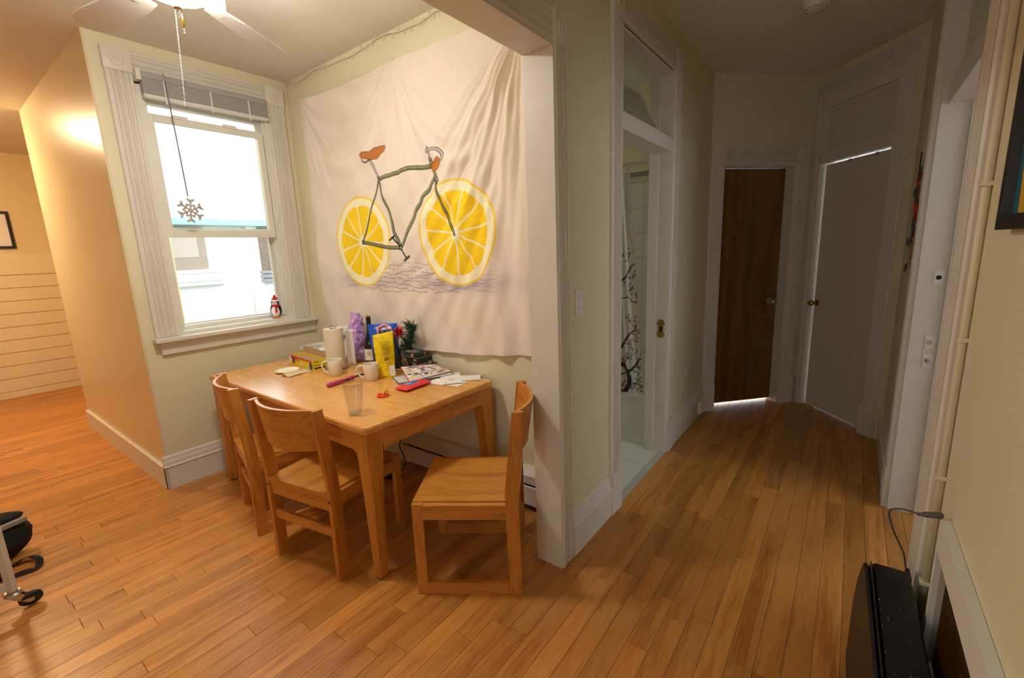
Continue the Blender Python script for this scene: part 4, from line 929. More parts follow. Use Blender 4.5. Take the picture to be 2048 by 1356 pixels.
# wipes packet
wp = empty('wipes_packet', (1.628, 1.945, TZ), math.radians(2), 'flat red plastic packet of wipes at the table end', 'packet')
n, m_ = 22, 14; Pt = np.zeros((n, m_, 3)); Cc = np.zeros((n, m_, 3), np.float32)
def pouch(name, n, m_, fn, colfn, mt, parent):
    """closed two-sided pouch: fn(u in -1..1, v in 0..1, side) -> xyz"""
    us = np.linspace(-1, 1, n); vs = np.linspace(0, 1, m_); R = np.zeros((m_, 2 * n, 3)); K = np.zeros((m_, 2 * n, 3), np.float32)
    for j, v in enumerate(vs):
        for i, u in enumerate(us):
            R[j, i] = fn(u, v, 1); K[j, i] = lin(colfn(u, v, 1)); R[j, 2 * n - 1 - i] = fn(u, v, -1); K[j, 2 * n - 1 - i] = lin(colfn(u, v, -1))
    return grid_mesh(name, R, K, mt, parent)
SHINY = painted('printed_film', rough=.28, bump=.35, bscale=60, spec=.6); MATTEB = painted('printed_paper_bag', rough=.55, bump=.3, bscale=50)
def wfn(u, v, s):
    e = max(0, 1 - abs(u) ** 6) * max(0, 1 - abs(2 * v - 1) ** 3); return ((u) * .098, (v - .5) * .10 * (1 + .03 * math.sin(u * 5)), .0145 + s * (.0005 + .013 * e ** .7) + (.0015 * math.sin(u * 40) if abs(u) > .88 else 0))
def wcol(u, v, s):
    if s > 0 and -.55 < u < .35 and .28 < v < .80: return '6f7fc6' if v < .55 else ('9fb0dd' if u < -.1 else '3d4aa3')
    return 'dd2f33'
pouch('wrapper', 60, 30, wfn, wcol, SHINY, wp)
# envelopes
def env(loc, ang, L_, W_, z, label, lines=False):
    e = empty('envelope', (loc[0], loc[1], TZ + z), ang, label, 'envelope', 'loose envelopes at the table end')
    obj('sheet', bx(bmesh.new(), -L_ / 2, L_ / 2, -W_ / 2, W_ / 2, 0, .0015), PAPER, e)
    o = obj('flap_line', tube(bmesh.new(), [(-L_ / 2, W_ / 2, .0016), (0, -.0, .0018), (L_ / 2, W_ / 2, .0016)], .0005, 4), mat('fold_grey', 'b9b7b4', rough=.8), e) if not lines else None
    if lines:
        bm = bmesh.new()
        for k in range(5): bx(bm, -.06, -.02, -.014 + k * .007, -.011 + k * .007, .0015, .0019)
        for a in ((-.066, -.012, .022, .023), (-.066, -.012, -.020, -.019), (-.066, -.065, -.02, .023), (-.013, -.012, -.02, .023)): bx(bm, *a, .0015, .0019)
        bx(bm, .085, .10, -.045, -.032, .0015, .0019); bx(bm, -.10, -.09, .035, .045, .0015, .0019); obj('printed_address', bm, mat('grey_ink', '9a9aa0', rough=.8), e)
    return e
env((1.795, 1.845), math.radians(102), .22, .11, 0, 'white envelope with one corner pointing to the red packet, lowest of the pile')
env((1.90, 1.815), math.radians(128), .21, .105, .0025, 'white envelope sticking out towards the tapestry wall')
env((1.865, 1.87), math.radians(75), .20, .10, .0045, 'white envelope under the addressed letter, turned along the wall')
env((1.855, 1.865), math.radians(48), .235, .112, .0065, 'addressed white envelope on top of the letter pile', True)
# newspapers
PC = painted('newsprint', rough=.75)
def newscol(r, c, seed):
    K = np.ones((r, c, 3), np.float32) * lin('cfc7c0'); rr = np.random.RandomState(seed)
    for _ in range(95):
        a, b = rr.randint(2, r - 10), rr.randint(2, c - 14); h_, w_ = rr.randint(2, 9), rr.randint(3, 14)
        K[a:a + h_, b:b + w_] = lin(rr.choice(['6d6a74', '8a8388', 'c94a45', '5b607c', 'd8d09a', '9da0ad', '3a383c', 'c9a79c', 'e3ded8', 'e3ded8']))
    K[:, :2] = lin('d8342c'); K[:2, :] = lin('d8342c'); K[:, -2:] = lin('d8342c'); return K
r, c = 60, 80; A0, A1, A2, A3 = [np.array(q) for q in ((1.765, 2.222, .815), (1.93, 2.085, .812), (1.945, 1.945, .778), (1.645, 2.005, .774))]
U, V = np.meshgrid(np.linspace(0, 1, c), np.linspace(0, 1, r)); U3, V3 = U[..., None], V[..., None]
Pn = (A0 * (1 - U3) + A1 * U3) * (1 - V3) + (A3 * (1 - U3) + A2 * U3) * V3
Pn[..., 2] += .016 * np.sin(V * 3.1 - .2) * (1 - .5 * U) - .012 * np.exp(-((V - .5) / .25) ** 2)
ns = grid_mesh('advertising_flyer', Pn, newscol(r, c, 4), PC, thick=.0012); tag(ns, 'colourful advertising newspaper with red border curling on top of the paper stack', 'newspaper')
stk = empty('newspaper_stack', (1.80, 2.045, TZ), math.radians(-24), 'thin stack of folded newspapers beneath the curled flyer', 'newspaper')
for k in range(5):
    bm = bx(bmesh.new(), -.165, .165, -.075, .075, k * .0026, k * .0026 + .002, M=Matrix.Rotation(random.uniform(-.06, .06), 4, 'Z') @ atl(random.uniform(-.01, .01), random.uniform(-.008, .008), 0)); obj('folded_paper', bm, mat('newsprint_grey_%d' % (k % 2), ('c9c4c2', '6d6a70')[k % 2], rough=.8), stk)
# game box with small box on top
gb = empty('game_box', (1.918, 2.24, TZ), math.radians(-4), 'black board game box printed WORLD standing behind the newspapers', 'box')
BKB = mat('black_card', '1b1a1c', rough=.4)
obj('box_lid', bx(bmesh.new(), -.058, .058, -.092, .092, .004, .096, bev=.0015), BKB, gb); obj('pale_edge', (lambda b: (bx(b, -.0592, -.058, -.0925, .0925, .094, .0965), bx(b, -.0592, .0592, -.0932, -.092, .094, .0965), b)[-1])(bmesh.new()), mat('card_edge_grey', '8f9696', rough=.6), gb)
MS = frame((-.0583, 0, 0), (0, -1, 0), (0, 0, 1)); text('printed_title', 'WORLD', .03, MS @ atl(-.02, .018, .0004), PAPER, gb); 
bm = bmesh.new(); rr = random.Random(5); cols = ['6b5a48', '8c8676', '7a4038', '5d6348', 'a39a88']
for k in range(26):
    a = rr.uniform(-.075, -.02); b = rr.uniform(.035, .085); s_ = rr.uniform(.004, .012); bx(bm, a - s_, a + s_, b - s_, b + s_, .0001, .0006 + k * .00002, M=MS, mi=rr.randrange(5))
obj('printed_picture', bm, [mat('print_' + c_2, c_2, rough=.6) for c_2 in cols], gb)
bm = bmesh.new()
for k in range(5): bx(bm, .035, .075 - .006 * (k % 3), .034 + k * .006, .0365 + k * .006, .0001, .0006, M=MS)
obj('printed_small_text', bm, mat('grey_print', 'a9a6a0', rough=.6), gb)
bm = bmesh.new()
for k in range(3): bx(bm, .045 + k * .011, .054 + k * .011, .073, .086, .0001, .0006, M=MS, mi=0)
obj('printed_badge', bm, mat('badge_rose', 'b07a78', rough=.6), gb)
MS2 = frame((0, -.0923, .05), (1, 0, 0), (0, 0, 1)); text('printed_title', 'WORLD', .021, MS2 @ atl(-.012, 0, .0004), mat('bone_ink', 'cdbf9f', rough=.6), gb); obj('printed_tile', bx(bmesh.new(), .026, .05, -.009, .011, .0001, .0006, M=MS2), MATS['bone_ink'], gb)
text('printed_title', 'WAR', .011, MS2 @ atl(.038, .001, .0009), BKB, gb)
g2 = empty('card_game_box', (1.905, 2.248, TZ + .0968), math.radians(-10), 'small flat dark blue game box with orange ends on the black board game box', 'box')
obj('carton', bx(bmesh.new(), -.042, .042, -.078, .078, 0, .026, bev=.001), mat('dark_blue_card', '24343f', rough=.35), g2)
obj('orange_end', (lambda b: (bx(b, .028, .0425, -.0785, -.06, .001, .025), bx(b, -.0425, -.03, .06, .0785, .001, .025), b)[-1])(bmesh.new()), mat('orange_print', 'a0522a', rough=.4), g2)
bm = bmesh.new(); bx(bm, -.03, .0, .01, .06, .026, .0264, mi=0); bx(bm, -.03, -.005, -.04, -.005, .026, .0264, mi=1); bx(bm, .0, .03, -.03, .04, .026, .0264, mi=2); bx(bm, -.0424, -.042, -.06, -.04, .004, .022, mi=3); obj('cover_print', bm, [mat('lime_print', 'a9b53a'), mat('pink_red_print', 'b54a4a'), mat('sky_print', '5d7f99'), mat('peach_print', 'dba780')], g2)
# wine bottle
wb = empty('wine_bottle', (1.882, 2.668, TZ), label='dark green wine bottle with cream label numbered 20', cat='bottle')
BG = mat('dark_bottle_glass', '0c130c', rough=.08, coat=.6)
obj('glass_body', lathe(bmesh.new(), [(0, .004), (.03, 0), (.046, .006), (.047, .02), (.047, .13), (.042, .165), (.024, .215), (.0165, .25), (.0155, .262), (0, .262)], None, 40), BG, wb, 'auto')
obj('foil_capsule', lathe(bmesh.new(), [(.0158, .245), (.0165, .246), (.0165, .315), (.0175, .316), (.0175, .328), (.0, .328)], None, 24), mat('black_foil', '1b1a14', rough=.35), wb, 'auto')
obj('cork', lathe(bmesh.new(), [(0, .328), (.0105, .328), (.0105, .340), (0, .340)], None, 16), mat('cork', '9b8a5a', rough=.9), wb)
bm = bmesh.new(); V = []
for i in range(17):
    a = math.radians(258) - i / 16 * math.radians(105); V.append([bm.verts.new((.0474 * math.cos(a), .0474 * math.sin(a), z)) for z in (.028, .108)])
for a, b in zip(V, V[1:]): bm.faces.new((a[0], b[0], b[1], a[1]))
lb_ = obj('label', bm, mat('label_cream', 'e4dac4', rough=.6), wb, True); aa = math.radians(212); text('printed_number', '20', .036, frame((.0482 * math.cos(aa), .0482 * math.sin(aa), .075), (-math.sin(aa), math.cos(aa), 0), (0, 0, 1)), mat('grey_gold_ink', '8f8b7e', rough=.6), lb_, sx=.8) 
# bags
def bag(name, loc, ang, wd, h, th, seed, colfn, mt, label, lean=0, top=.9, bottom=1.0, amp=.012, parent=None, topshape=None, skew=0, n=46, m_=56):
    """standing pouch: local x = width axis, y = depth, z up"""
    b = empty(name, (loc[0], loc[1], TZ), ang, label, 'bag')
    def fn(u, v, s):
        half = wd / 2 * (bottom + (top - bottom) * v); hh = h + (topshape(u) if topshape else 0)
        t = th / 2 * max(0, 1 - abs(u) ** 3) ** .6 * (1 - v) ** .45 * (1 if v > .03 else .8) + .0015
        x, y, z = half * u + skew * v, s * t + lean * v, hh * v
        p = Vector((x, y * .4, z)) * 14 + Vector((seed, s, 0)); k = abs(noise.noise(p)) + .5 * abs(noise.noise(p * 2.3))
        return (x + .3 * amp * noise.noise(p * 1.3), y + amp * (k - .35) * (1 if v > .02 else 0), max(z + .0, 0))
    pouch('pouch', n, m_, fn, colfn, mt, b); return b
def pcol(u, v, s):
    if u < -.05 + .3 * v and v > .35: return 'c09be0' if (math.sin(u * 20) * math.sin(v * 25) < .2) else 'd79ad6'
    return '9f7db8'
bag('purple_bag', (1.868, 2.825), math.radians(-50), .20, .35, .085, 2, pcol, SHINY, 'tall crumpled purple foil bag left of the wine bottle', lean=.02, top=.40, bottom=.85, amp=.036, skew=.02, topshape=lambda u: -.05 * (u > .35) * (u - .35))
def bcol(u, v, s):
    if v < .32: return '3a3a3f'
    if v < .62 and u > -.55 and u < .0 and v > .45: return 'efe9e0' if v > .5 else 'c03a48'
    q = max(abs(u - .1) * 1.15, abs(v - .82) * 3.0 + abs(u - .1) * .5)
    if s > 0 or True:
        if q < .26: return 'dfe6f0'
        if q < .36: return '2c4fae'
        if q < .50: return 'cf3b3a'
        if q < .55: return 'e8e8ee'
    return '1b55c4' if v > .5 else '274e8c'
bb = bag('blue_bag', (1.885, 2.53), math.radians(-52), .205, .285, .06, 9, bcol, SHINY, 'blue pouch with red hexagon emblem behind the yellow bag', lean=.03, top=1.0, bottom=.72, amp=.012, n=80, m_=90)
text('printed_words', 'CLOROX', .021, frame((.008, -.0135, .240), (1, 0, .25), (0, .1, 1)), mat('blue_ink', '27409a', rough=.5), bb)
def ncol(u, v, s): return '8fa02a' if (u + .35) ** 2 * 4 + (v - .35) ** 2 * 20 < .28 and u < .1 else ('1d2535' if v > .25 else '14151b')
bag('navy_bag', (1.862, 2.42), math.radians(-62), .17, .255, .06, 21, ncol, SHINY, 'dark navy bag with a lime patch slumped between yellow bag and pine sprig', lean=.02, top=.55, bottom=1.0, amp=.014, skew=-.035)
def ycol(u, v, s): return 'e6c70e'
yb_ = bag('yellow_bag', (1.695, 2.268), math.radians(-52), .130, .272, .052, 33, ycol, MATTEB, 'tall yellow paper coffee bag with black printed text', lean=.025, top=1.0, bottom=.82, amp=.009, skew=-.01, topshape=lambda u: .012 * u)
MYB = frame((.006, -.0215, .19), (1, 0, .12), (0, .19, 1)); bm = bmesh.new(); rr = random.Random(2)
for k in range(9):
    wd_ = rr.uniform(.018, .032); bx(bm, .004 - wd_, .004 + wd_, .035 - k * .0095, .0375 - k * .0095, -.002, .0012, M=MYB)
    for j in range(3): pass
for k in range(3): bx(bm, -.012 + k * .011, -.005 + k * .011, -.082, -.066 + .004 * (k % 2), -.002, .0012, M=MYB)
bx(bm, -.02, .026, -.062, -.060, -.002, .0012, M=MYB); bx(bm, -.026, .03, -.094, -.0925, -.002, .0012, M=MYB)
obj('printed_text', bm, mat('olive_ink', '5f5210', rough=.6), yb_); obj('white_sticker', bx(bmesh.new(), .008, .043, -.178, -.115, -.006, .0015, M=MYB), mat('sticker_white', 'd9cfbd', rough=.5), yb_)
# pine sprig, tinsel bow, gift bag, kraft cup, white appliance
ts = empty('pine_sprig', (1.93, 2.372, TZ), label='small artificial pine sprig leaning over the game boxes against the tapestry', cat='pine sprig')
stem = smoothpts([(0, 0, 0), (-.004, -.05, .12), (-.012, -.10, .21), (-.02, -.135, .285)], 6)
obj('stem', tube(bmesh.new(), stem, .004, 6), mat('pine_stem', '3a2a18', rough=.9), ts)
bm = bmesh.new(); rr = random.Random(11)
def needle(p, d, l):
    q = p + d * l; s_ = d.cross(Vector((rr.uniform(-1, 1), rr.uniform(-1, 1), rr.uniform(-1, 1)))).normalized() * .0015
    bm.faces.new([bm.verts.new(p + s_), bm.verts.new(p - s_), bm.verts.new(q)])
for p in stem[4:]:
    for b_ in range(7):
        a = rr.uniform(0, 6.28); d = Vector((.3 * math.cos(a) - .25, math.sin(a), rr.uniform(.1, 1.1))).normalized(); L_ = rr.uniform(.045, .085)
        for k in range(26):
            q = p + d * L_ * k / 26; nd = (d * .8 + Vector((rr.uniform(-1, .5), rr.uniform(-1, 1), rr.uniform(-1, 1))).normalized()).normalized(); needle(q, nd, rr.uniform(.016, .028))
for v in bm.verts: v.co.x = min(v.co.x, .02)
o = obj('needles', bm, mat('pine_green', '1f4a2c', rough=.6, vary=.5, vscale=60), ts); o['kind'] = 'stuff'
gbg = empty('gift_bag', (1.94, 2.375, TZ), math.radians(-70), 'small black gift bag with purple flap behind the game boxes', 'gift bag')
obj('pouch', bx(bmesh.new(), -.02, .05, -.012, .012, 0, .15, bev=.004), BLACK, gbg)
obj('purple_flap', prism(bmesh.new(), [(-.014, 0), (.022, -.005), (.012, .055), (.002, .06)], -.001, .001, frame((.015, -.016, .145), (1, 0, 0), (.25, 0, 1))), mat('plum_felt', '8a4a6e', rough=.8), gbg)
obj('silver_tag', ell(bmesh.new(), (-.008, -.016, .165), (.007, .003, .013)), METAL, gbg, True); obj('lime_dot', ell(bmesh.new(), (-.005, -.012, .12), (.012, .004, .012)), mat('lime_plastic', '93a51f', rough=.5), gbg, True)
bm = bmesh.new(); rr = random.Random(8)
for k in range(260):
    c0 = Vector((rr.gauss(0, .016), rr.gauss(0, .009), rr.gauss(0, .016))); d1 = Vector((rr.uniform(-1, 1), rr.uniform(-1, 1), rr.uniform(-1, 1))).normalized() * .008; d2 = d1.cross(Vector((rr.uniform(-1, 1), rr.uniform(-1, 1), 1))).normalized() * .005
    bm.faces.new([bm.verts.new(c0 + d1), bm.verts.new(c0 + d2), bm.verts.new(c0 - d1), bm.verts.new(c0 - d2)])
tn = obj('tinsel_bow', bm, mat('red_foil', 'd8260f', rough=.22, metal=.75)); tn.location = (1.905, 2.38, 1.0); tag(tn, 'shiny red tinsel bow resting on the navy bag', 'bow')
kc = obj('kraft_cup', lathe(bmesh.new(), [(0, 0), (.024, 0), (.031, .07), (.029, .07), (.023, .004), (0, .004)], None, 24), KRAFT, smooth='auto'); kc.location = (1.795, 2.388, TZ); tag(kc, 'small brown paper cup between the mug and the yellow bag', 'cup')
wa = empty('white_dispenser', (1.905, 3.02, TZ), math.radians(-70), 'white plastic appliance with grey dial behind the paper towel roll', 'appliance')
obj('body', bx(bmesh.new(), -.055, .055, -.03, .03, 0, .225, bev=.012), WPLAST, wa); obj('lid', bx(bmesh.new(), -.058, .058, -.033, .033, .215, .232, bev=.006), WPLAST, wa)
obj('dial', lathe(bmesh.new(), [(0, .018), (.012, .018), (.015, .012), (.015, 0), (0, 0)], frame((.025, -.03, .165), (1, 0, 0), (0, 0, 1)), 20), mat('grey_dial', '7d7f82', rough=.5), wa, 'auto')
obj('seam', bx(bmesh.new(), -.056, .056, -.0308, -.03, .118, .120), mat('seam_grey', 'a5a39d', rough=.6), wa)

# ================================================================ BATHROOM
tt = empty('wall_tiles', kind='structure')
box('grout_bed', 3.955, 3.97, 1.14, 2.9, .36, 2.13, GROUT, tt)
zs = [.33, .545, .757, .972, 1.185, 1.399, 1.612, 1.826, 2.04]
for a, b in zip(zs, zs[1:]):
    for k in range(4):
        y0 = 1.141 + (k - 1) * .211 + .14; y1 = y0 + .209; y0 = max(y0, 1.142)
        if y1 > y0 + .01: obj('tile', bx(bmesh.new(), 3.948, 3.956, y0, y1, a + .0015, b - .0015, bev=.0012), TILE, tt)
box('tile_cap', 3.945, 3.97, 1.14, 2.0, 2.041, 2.09, mat('cream_tile_cap', 'cfc8ab', rough=.3), tt, bev=.004)
tub = empty('bathtub', (3.17, 1.145, 0), label='white bathtub behind the cherry blossom shower curtain', cat='bathtub')
ENA = mat('tub_enamel', 'dad9d4', rough=.2)
bm = bmesh.new(); bx(bm, 0, .03, 0, 1.5, .002, .36); bx(bm, -.012, .012, 0, 1.5, .0, .05, bev=.004); obj('apron_panel', bm, ENA, tub)
bm = bmesh.new(); W_, L_ = .775, 1.5; ri = []
for z, e in ((.36, .0), (.385, .0), (.385, .07), (.20, .10), (.08, .16)):
    ri.append([bm.verts.new(p) for p in ((-.008 + e if e else -.008, e, z), (W_ - e, e, z), (W_ - e, L_ - e, z), (-.008 + e if e else -.008, L_ - e, z))])
for a, b in zip(ri, ri[1:]):
    for i in range(4): bm.faces.new((a[i], a[(i + 1) % 4], b[(i + 1) % 4], b[i]))
bm.faces.new(ri[-1]); fix(bm); obj('basin', bm, ENA, tub)
rod = obj('shower_rod', tube(bmesh.new(), [(3.2, 1.141, 2.065), (3.2, 2.9, 2.065)], .0125, 12), CHROME, smooth=True); tag(rod, 'chrome shower curtain rod above the bathtub', 'rod')
ny, nzv = 170, 420; v = np.linspace(0, 1, nzv)[:, None]; u = np.linspace(0, 1, ny)[None, :]
yr = 1.315 + (1.185 - 1.315) * v ** 1.1; Yc = yr + (1.85 - yr) * u; Zc = 2.015 + (.375 - 2.015) * v + 0 * u; fold = np.sin(u * 55 + 2 * v) * (.012 + .012 * (1 - v)) ; Xc = 3.205 + fold * sm(u, .0, .25) + .01 * np.sin(u * 22 + 3)
K = np.ones(Yc.shape + (3,), np.float32) * lin('d8d6d6')
def br(K, pts, w0, w1, col='2a3138'):
    P = poly2(pts, 5); n_ = len(P)
    for i in range(n_ - 1):
        w_ = w0 + (w1 - w0) * i / n_; d = seg_dist(Yc, Zc, P[i:i + 2]); K = mixc(K, col, sm(w_ - d, 0, .003))
    return K
brs = [([(1.42, 1.22), (1.37, 1.251), (1.338, 1.282), (1.306, 1.325), (1.293, 1.359), (1.257, 1.38)], .010, .004), ([(1.333, 1.282), (1.301, 1.269), (1.274, 1.299)], .004, .003), ([(1.43, 1.12), (1.373, 1.121), (1.327, 1.126), (1.304, 1.125), (1.28, 1.095), (1.244, 1.101)], .006, .004), ([(1.327, 1.126), (1.304, 1.169), (1.3, 1.204)], .004, .003),
       ([(1.42, .69), (1.375, .741), (1.342, .79), (1.305, .848), (1.268, .878), (1.235, .881)], .013, .004), ([(1.346, .78), (1.304, .77), (1.276, .778)], .005, .003), ([(1.337, .386), (1.3, .478), (1.32, .55), (1.349, .594), (1.40, .62)], .022, .014), ([(1.32, .541), (1.246, .616), (1.228, .655), (1.202, .677)], .012, .004), ([(1.311, .57), (1.254, .568), (1.218, .556)], .006, .003), ([(1.314, .433), (1.262, .431), (1.234, .487), (1.205, .447)], .006, .003), ([(1.42, .52), (1.378, .524), (1.339, .538), (1.311, .552)], .007, .005), ([(1.26, 1.0), (1.25, .95), (1.262, .90)], .002, .004)]
for b_ in brs: K = br(K, *b_)
rr = random.Random(4)
for (fy, fz, c_1) in ((1.307, 1.436, 0), (1.274, 1.299, 0), (1.258, 1.144, 1), (1.3, 1.204, 0), (1.245, .924, 2), (1.25, .89, 2), (1.288, .957, 1), (1.29, .776, 2), (1.235, .854, 0), (1.331, .652, 1), (1.36, .64, 1), (1.31, .66, 1), (1.247, .717, 0), (1.218, .592, 0), (1.357, .441, 1), (1.206, .454, 1), (1.234, .497, 0), (1.38, .40, 1), (1.40, 1.43, 0), (1.42, 1.24, 2), (1.26, .44, 1)):
    for k in range(9):
        cy, cz = fy + rr.gauss(0, .022), fz + rr.gauss(0, .022); a = rr.uniform(0, 3.14); dy, dz = Yc - cy, Zc - cz; p_, q_ = dy * math.cos(a) + dz * math.sin(a), -dy * math.sin(a) + dz * math.cos(a)
        d = np.hypot(p_ / .011, q_ / .0055); colr = rr.choice((['3d4650', '5b636b', '3b5560'], ['6d3142', '8e4450', '3c3f48'], ['b0483c', '8a3038', '603c48'])[c_1]); K = mixc(K, colr, sm(1.1 - d, 0, .4) * .9)
sc2 = grid_mesh('shower_curtain', np.stack([Xc, Yc, Zc], -1), K, painted('curtain_cloth', rough=.6), thick=.001); tag(sc2, 'white shower curtain printed with dark cherry blossom branches', 'shower curtain')
for yy in (1.325, 1.45, 1.58, 1.7): obj('curtain_ring', tube(bmesh.new(), [(3.2 + .018 * math.cos(a), yy, 2.045 + .032 * math.sin(a)) for a in [k * math.pi / 8 for k in range(16)]], .0018, 6, closed=True), METAL, sc2, True)
# ================================================================ HALL DETAILS
sw = empty('switch_plate', (1.843, 1.0, 1.255), label='white double wall outlet plate beside the doorway post', cat='outlet')
box('plate', -.035, .035, -.006, 0, -.057, .057, WPLAST, sw, bev=.002)
for s in (-1, 1):
    k = box('receptacle', -.016, .016, -.008, -.005, s * .025 - .014, s * .025 + .014, WPLAST, sw, bev=.001)
    obj('slot', (lambda b: (bx(b, -.008, -.006, -.0085, -.007, s * .025 - .004, s * .025 + .006), bx(b, .006, .008, -.0085, -.007, s * .025 - .004, s * .025 + .006), b)[-1])(bmesh.new()), BLACK, k)
ol = empty('plug_adapter', (3.95, .972, .10), label='small white plug adapter on the baseboard by the brown door', cat='adapter')
box('housing', -.035, .035, -.03, .0, -.055, .055, WPLAST, ol, bev=.006); box('cover', -.028, .028, -.034, -.03, -.045, .045, WPLAST, ol, bev=.002)
# paper garland collage on the right-hand hall wall
ga = empty('paper_collage', (0, -.28, 0), label='hanging strips of colourful paper cuttings on the hall wall near the white door', cat='wall decoration')
obj('cord', tube(bmesh.new(), smoothpts([(3.60, .012, 1.97), (3.56, .016, 1.7), (3.53, .014, 1.4)], 5), .003, 6), BLACK, ga); obj('hook', lathe(bmesh.new(), [(0, 0), (.008, 0), (.006, .012), (0, .014)], frame((3.60, 0, 1.975), (-1, 0, 0), (0, 0, 1)), 12), WPLAST, ga)
rr = random.Random(12); cl_ = ['4f5d5e', '3b3a3c', 'a9a02c', '3f6e68', 'c4561e', 'b23f50', '8a8f98', '54616b', 'b7b3aa', '7b2f38', '9c9a94', '465046']
for k in range(34):
    z = 1.86 - k * .0165; x = 3.52 + rr.uniform(-.12, .12) + (.05 if k < 8 else 0); c_1 = cl_[k % 12]; a = rr.uniform(-.5, .5)
    if 12 <= k < 17: c_1 = ('d6435a', 'c4561e')[k % 2]
    obj('paper_cutting', bx(bmesh.new(), -rr.uniform(.02, .05), rr.uniform(.02, .05), .003, .0045, -.022, .022, M=atl(x, rr.uniform(.002, .02), z) @ Matrix.Rotation(a, 4, 'Y') @ Matrix.Rotation(rr.uniform(-.25, .25), 4, 'Z')), mat('paper_' + c_1, c_1, rough=.6), ga)
# pipe beside the right casing
pp = empty('wall_pipe', (0, 0, 0), label='cream painted riser pipe running up beside the right doorway casing', cat='pipe')
obj('pipe_run', tube(bmesh.new(), [(1.752, -.269, .0), (1.752, -.269, 2.83)], .0095, 12), CREAM, pp, True)
for z in (.42, .78, 1.20, 1.62, 2.2): obj('pipe_clip', bx(bmesh.new(), 1.738, 1.766, -.282, -.256, z, z + .012, bev=.002), CREAM, pp)
# framed picture on the right wall
fp = empty('framed_picture', (0, -.28, 0), label='black framed painting with yellow shape on blue on the right wall', cat='picture')
M_f = Matrix.Identity(4)
px0, px1, pz0, pz1 = .95, 1.49, 1.505, 2.02
obj('frame', rectframe(bmesh.new(), px0, px1, pz0, pz1, .03, .0, .028), BF, fp)
nx_, nz_ = 140, 140; Xp, Zp = np.meshgrid(np.linspace(px1 - .028, px0 + .028, nx_), np.linspace(pz0 + .028, pz1 - .028, nz_))
K = np.ones(Xp.shape + (3,), np.float32) * lin('1f6276'); K = mixc(K, '4b5b66', sm(Zp, 1.6, 1.75) * .9); K = mixc(K, '0f5560', sm(1.57 - Zp, 0, .06)); K = mixc(K, 'cfc0b4', sm(Zp, 1.88, 1.92)); K = mixc(K, 'b05a4a', sm(.025 - np.abs(Zp - 1.86), 0, .02))
K = mixc(K, 'd9a80c', inpoly(Xp, Zp, [(1.415, 1.53), (1.435, 1.66), (1.432, 1.73), (1.40, 1.78), (1.20, 1.80), (1.1, 1.53)]).astype(float)); K = mixc(K, 'e8c028', sm(.012 - seg_dist(Xp, Zp, [(1.43, 1.77), (1.35, 1.85), (1.2, 1.9)]), 0, .006))
grid_mesh('painting', np.stack([Xp, Xp * 0 + .010, Zp], -1), K, painted('picture_print', rough=.3, spec=.5), fp)
# mirror standing on the floor; its reflections are painted on as colour
mi = empty('leaning_mirror', (0, 0, 0), label='white framed mirror with painted brown and black reflections standing on the floor against the right wall', cat='picture')
MFm = mat('mirror_frame_white', 'd8d8d0', rough=.4)
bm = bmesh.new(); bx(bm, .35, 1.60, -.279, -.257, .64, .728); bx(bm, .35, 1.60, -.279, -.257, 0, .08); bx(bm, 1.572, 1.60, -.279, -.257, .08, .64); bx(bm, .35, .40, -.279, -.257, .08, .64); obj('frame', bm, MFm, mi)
obj('painted_mirror_glass', bx(bmesh.new(), .40, 1.572, -.274, -.270, .08, .64), mat('painted_floor_reflection', '4f3206', rough=.06, coat=.5, vary=.3, vscale=3), mi)  # brown colour stands in for the floor reflected in the glass
obj('painted_case_reflection', prism(bmesh.new(), [(-1.25, .09), (-.56, .09), (-.56, .638), (-1.16, .638)], 0, .0008, frame((.0, -.2698, 0), (-1, 0, 0), (0, 0, 1))), mat('painted_reflection_black', '0d0c0b', rough=.08), mi)  # black shape painted as the reflection of the case
# black case
cs = empty('instrument_case', (-.005, -.0415, 0), math.radians(1.3), label='worn black hard case standing on its edge in front of the mirror', cat='case')
LEA = mat('black_leatherette', '191919', rough=.42, bump=.5, bscale=220, vary=.3, vscale=30)
bm = bmesh.new(); xs = [.95, 1.68, 1.755, 1.785, 1.795]; R1 = []
for x in xs:
    k = {.95: 0, 1.68: 0, 1.755: .006, 1.785: .022, 1.795: .045}[x]; zt = .445 - k
    prof = [(-.232, .0), (-.232, zt - .01), (-.226, zt), (-.148, zt), (-.140, zt - .006), (-.136, zt - .02), (-.134, .0)]
    R1.append([bm.verts.new((x, a, b)) for a, b in prof])
for a, b in zip(R1, R1[1:]):
    for i in range(7): bm.faces.new((a[i], a[(i + 1) % 7], b[(i + 1) % 7], b[i]))
bm.faces.new(R1[0]); bm.faces.new(R1[-1]); obj('lower_shell', fix(bm), LEA, cs, 'auto')
bm = bmesh.new(); R1 = []
for x in xs:
    k = {.95: 0, 1.68: 0, 1.755: .006, 1.785: .022, 1.795: .045}[x]; zt = .442 - k
    prof = [(-.131, .0), (-.131, zt - .012), (-.125, zt - .004), (-.117, zt - .008), (-.108, .34), (-.103, .25), (-.101, .02), (-.106, 0)]
    R1.append([bm.verts.new((x, a, b)) for a, b in prof])
for a, b in zip(R1, R1[1:]):
    for i in range(8): bm.faces.new((a[i], a[(i + 1) % 8], b[(i + 1) % 8], b[i]))
bm.faces.new(R1[0]); bm.faces.new(R1[-1]); obj('bulging_lid', fix(bm), LEA, cs, 'auto')
o = obj('metal_rim', bx(bmesh.new(), .96, 1.75, -.134, -.131, .40, .4475), mat('dull_rim', '4a4744', rough=.4, metal=.8), cs)
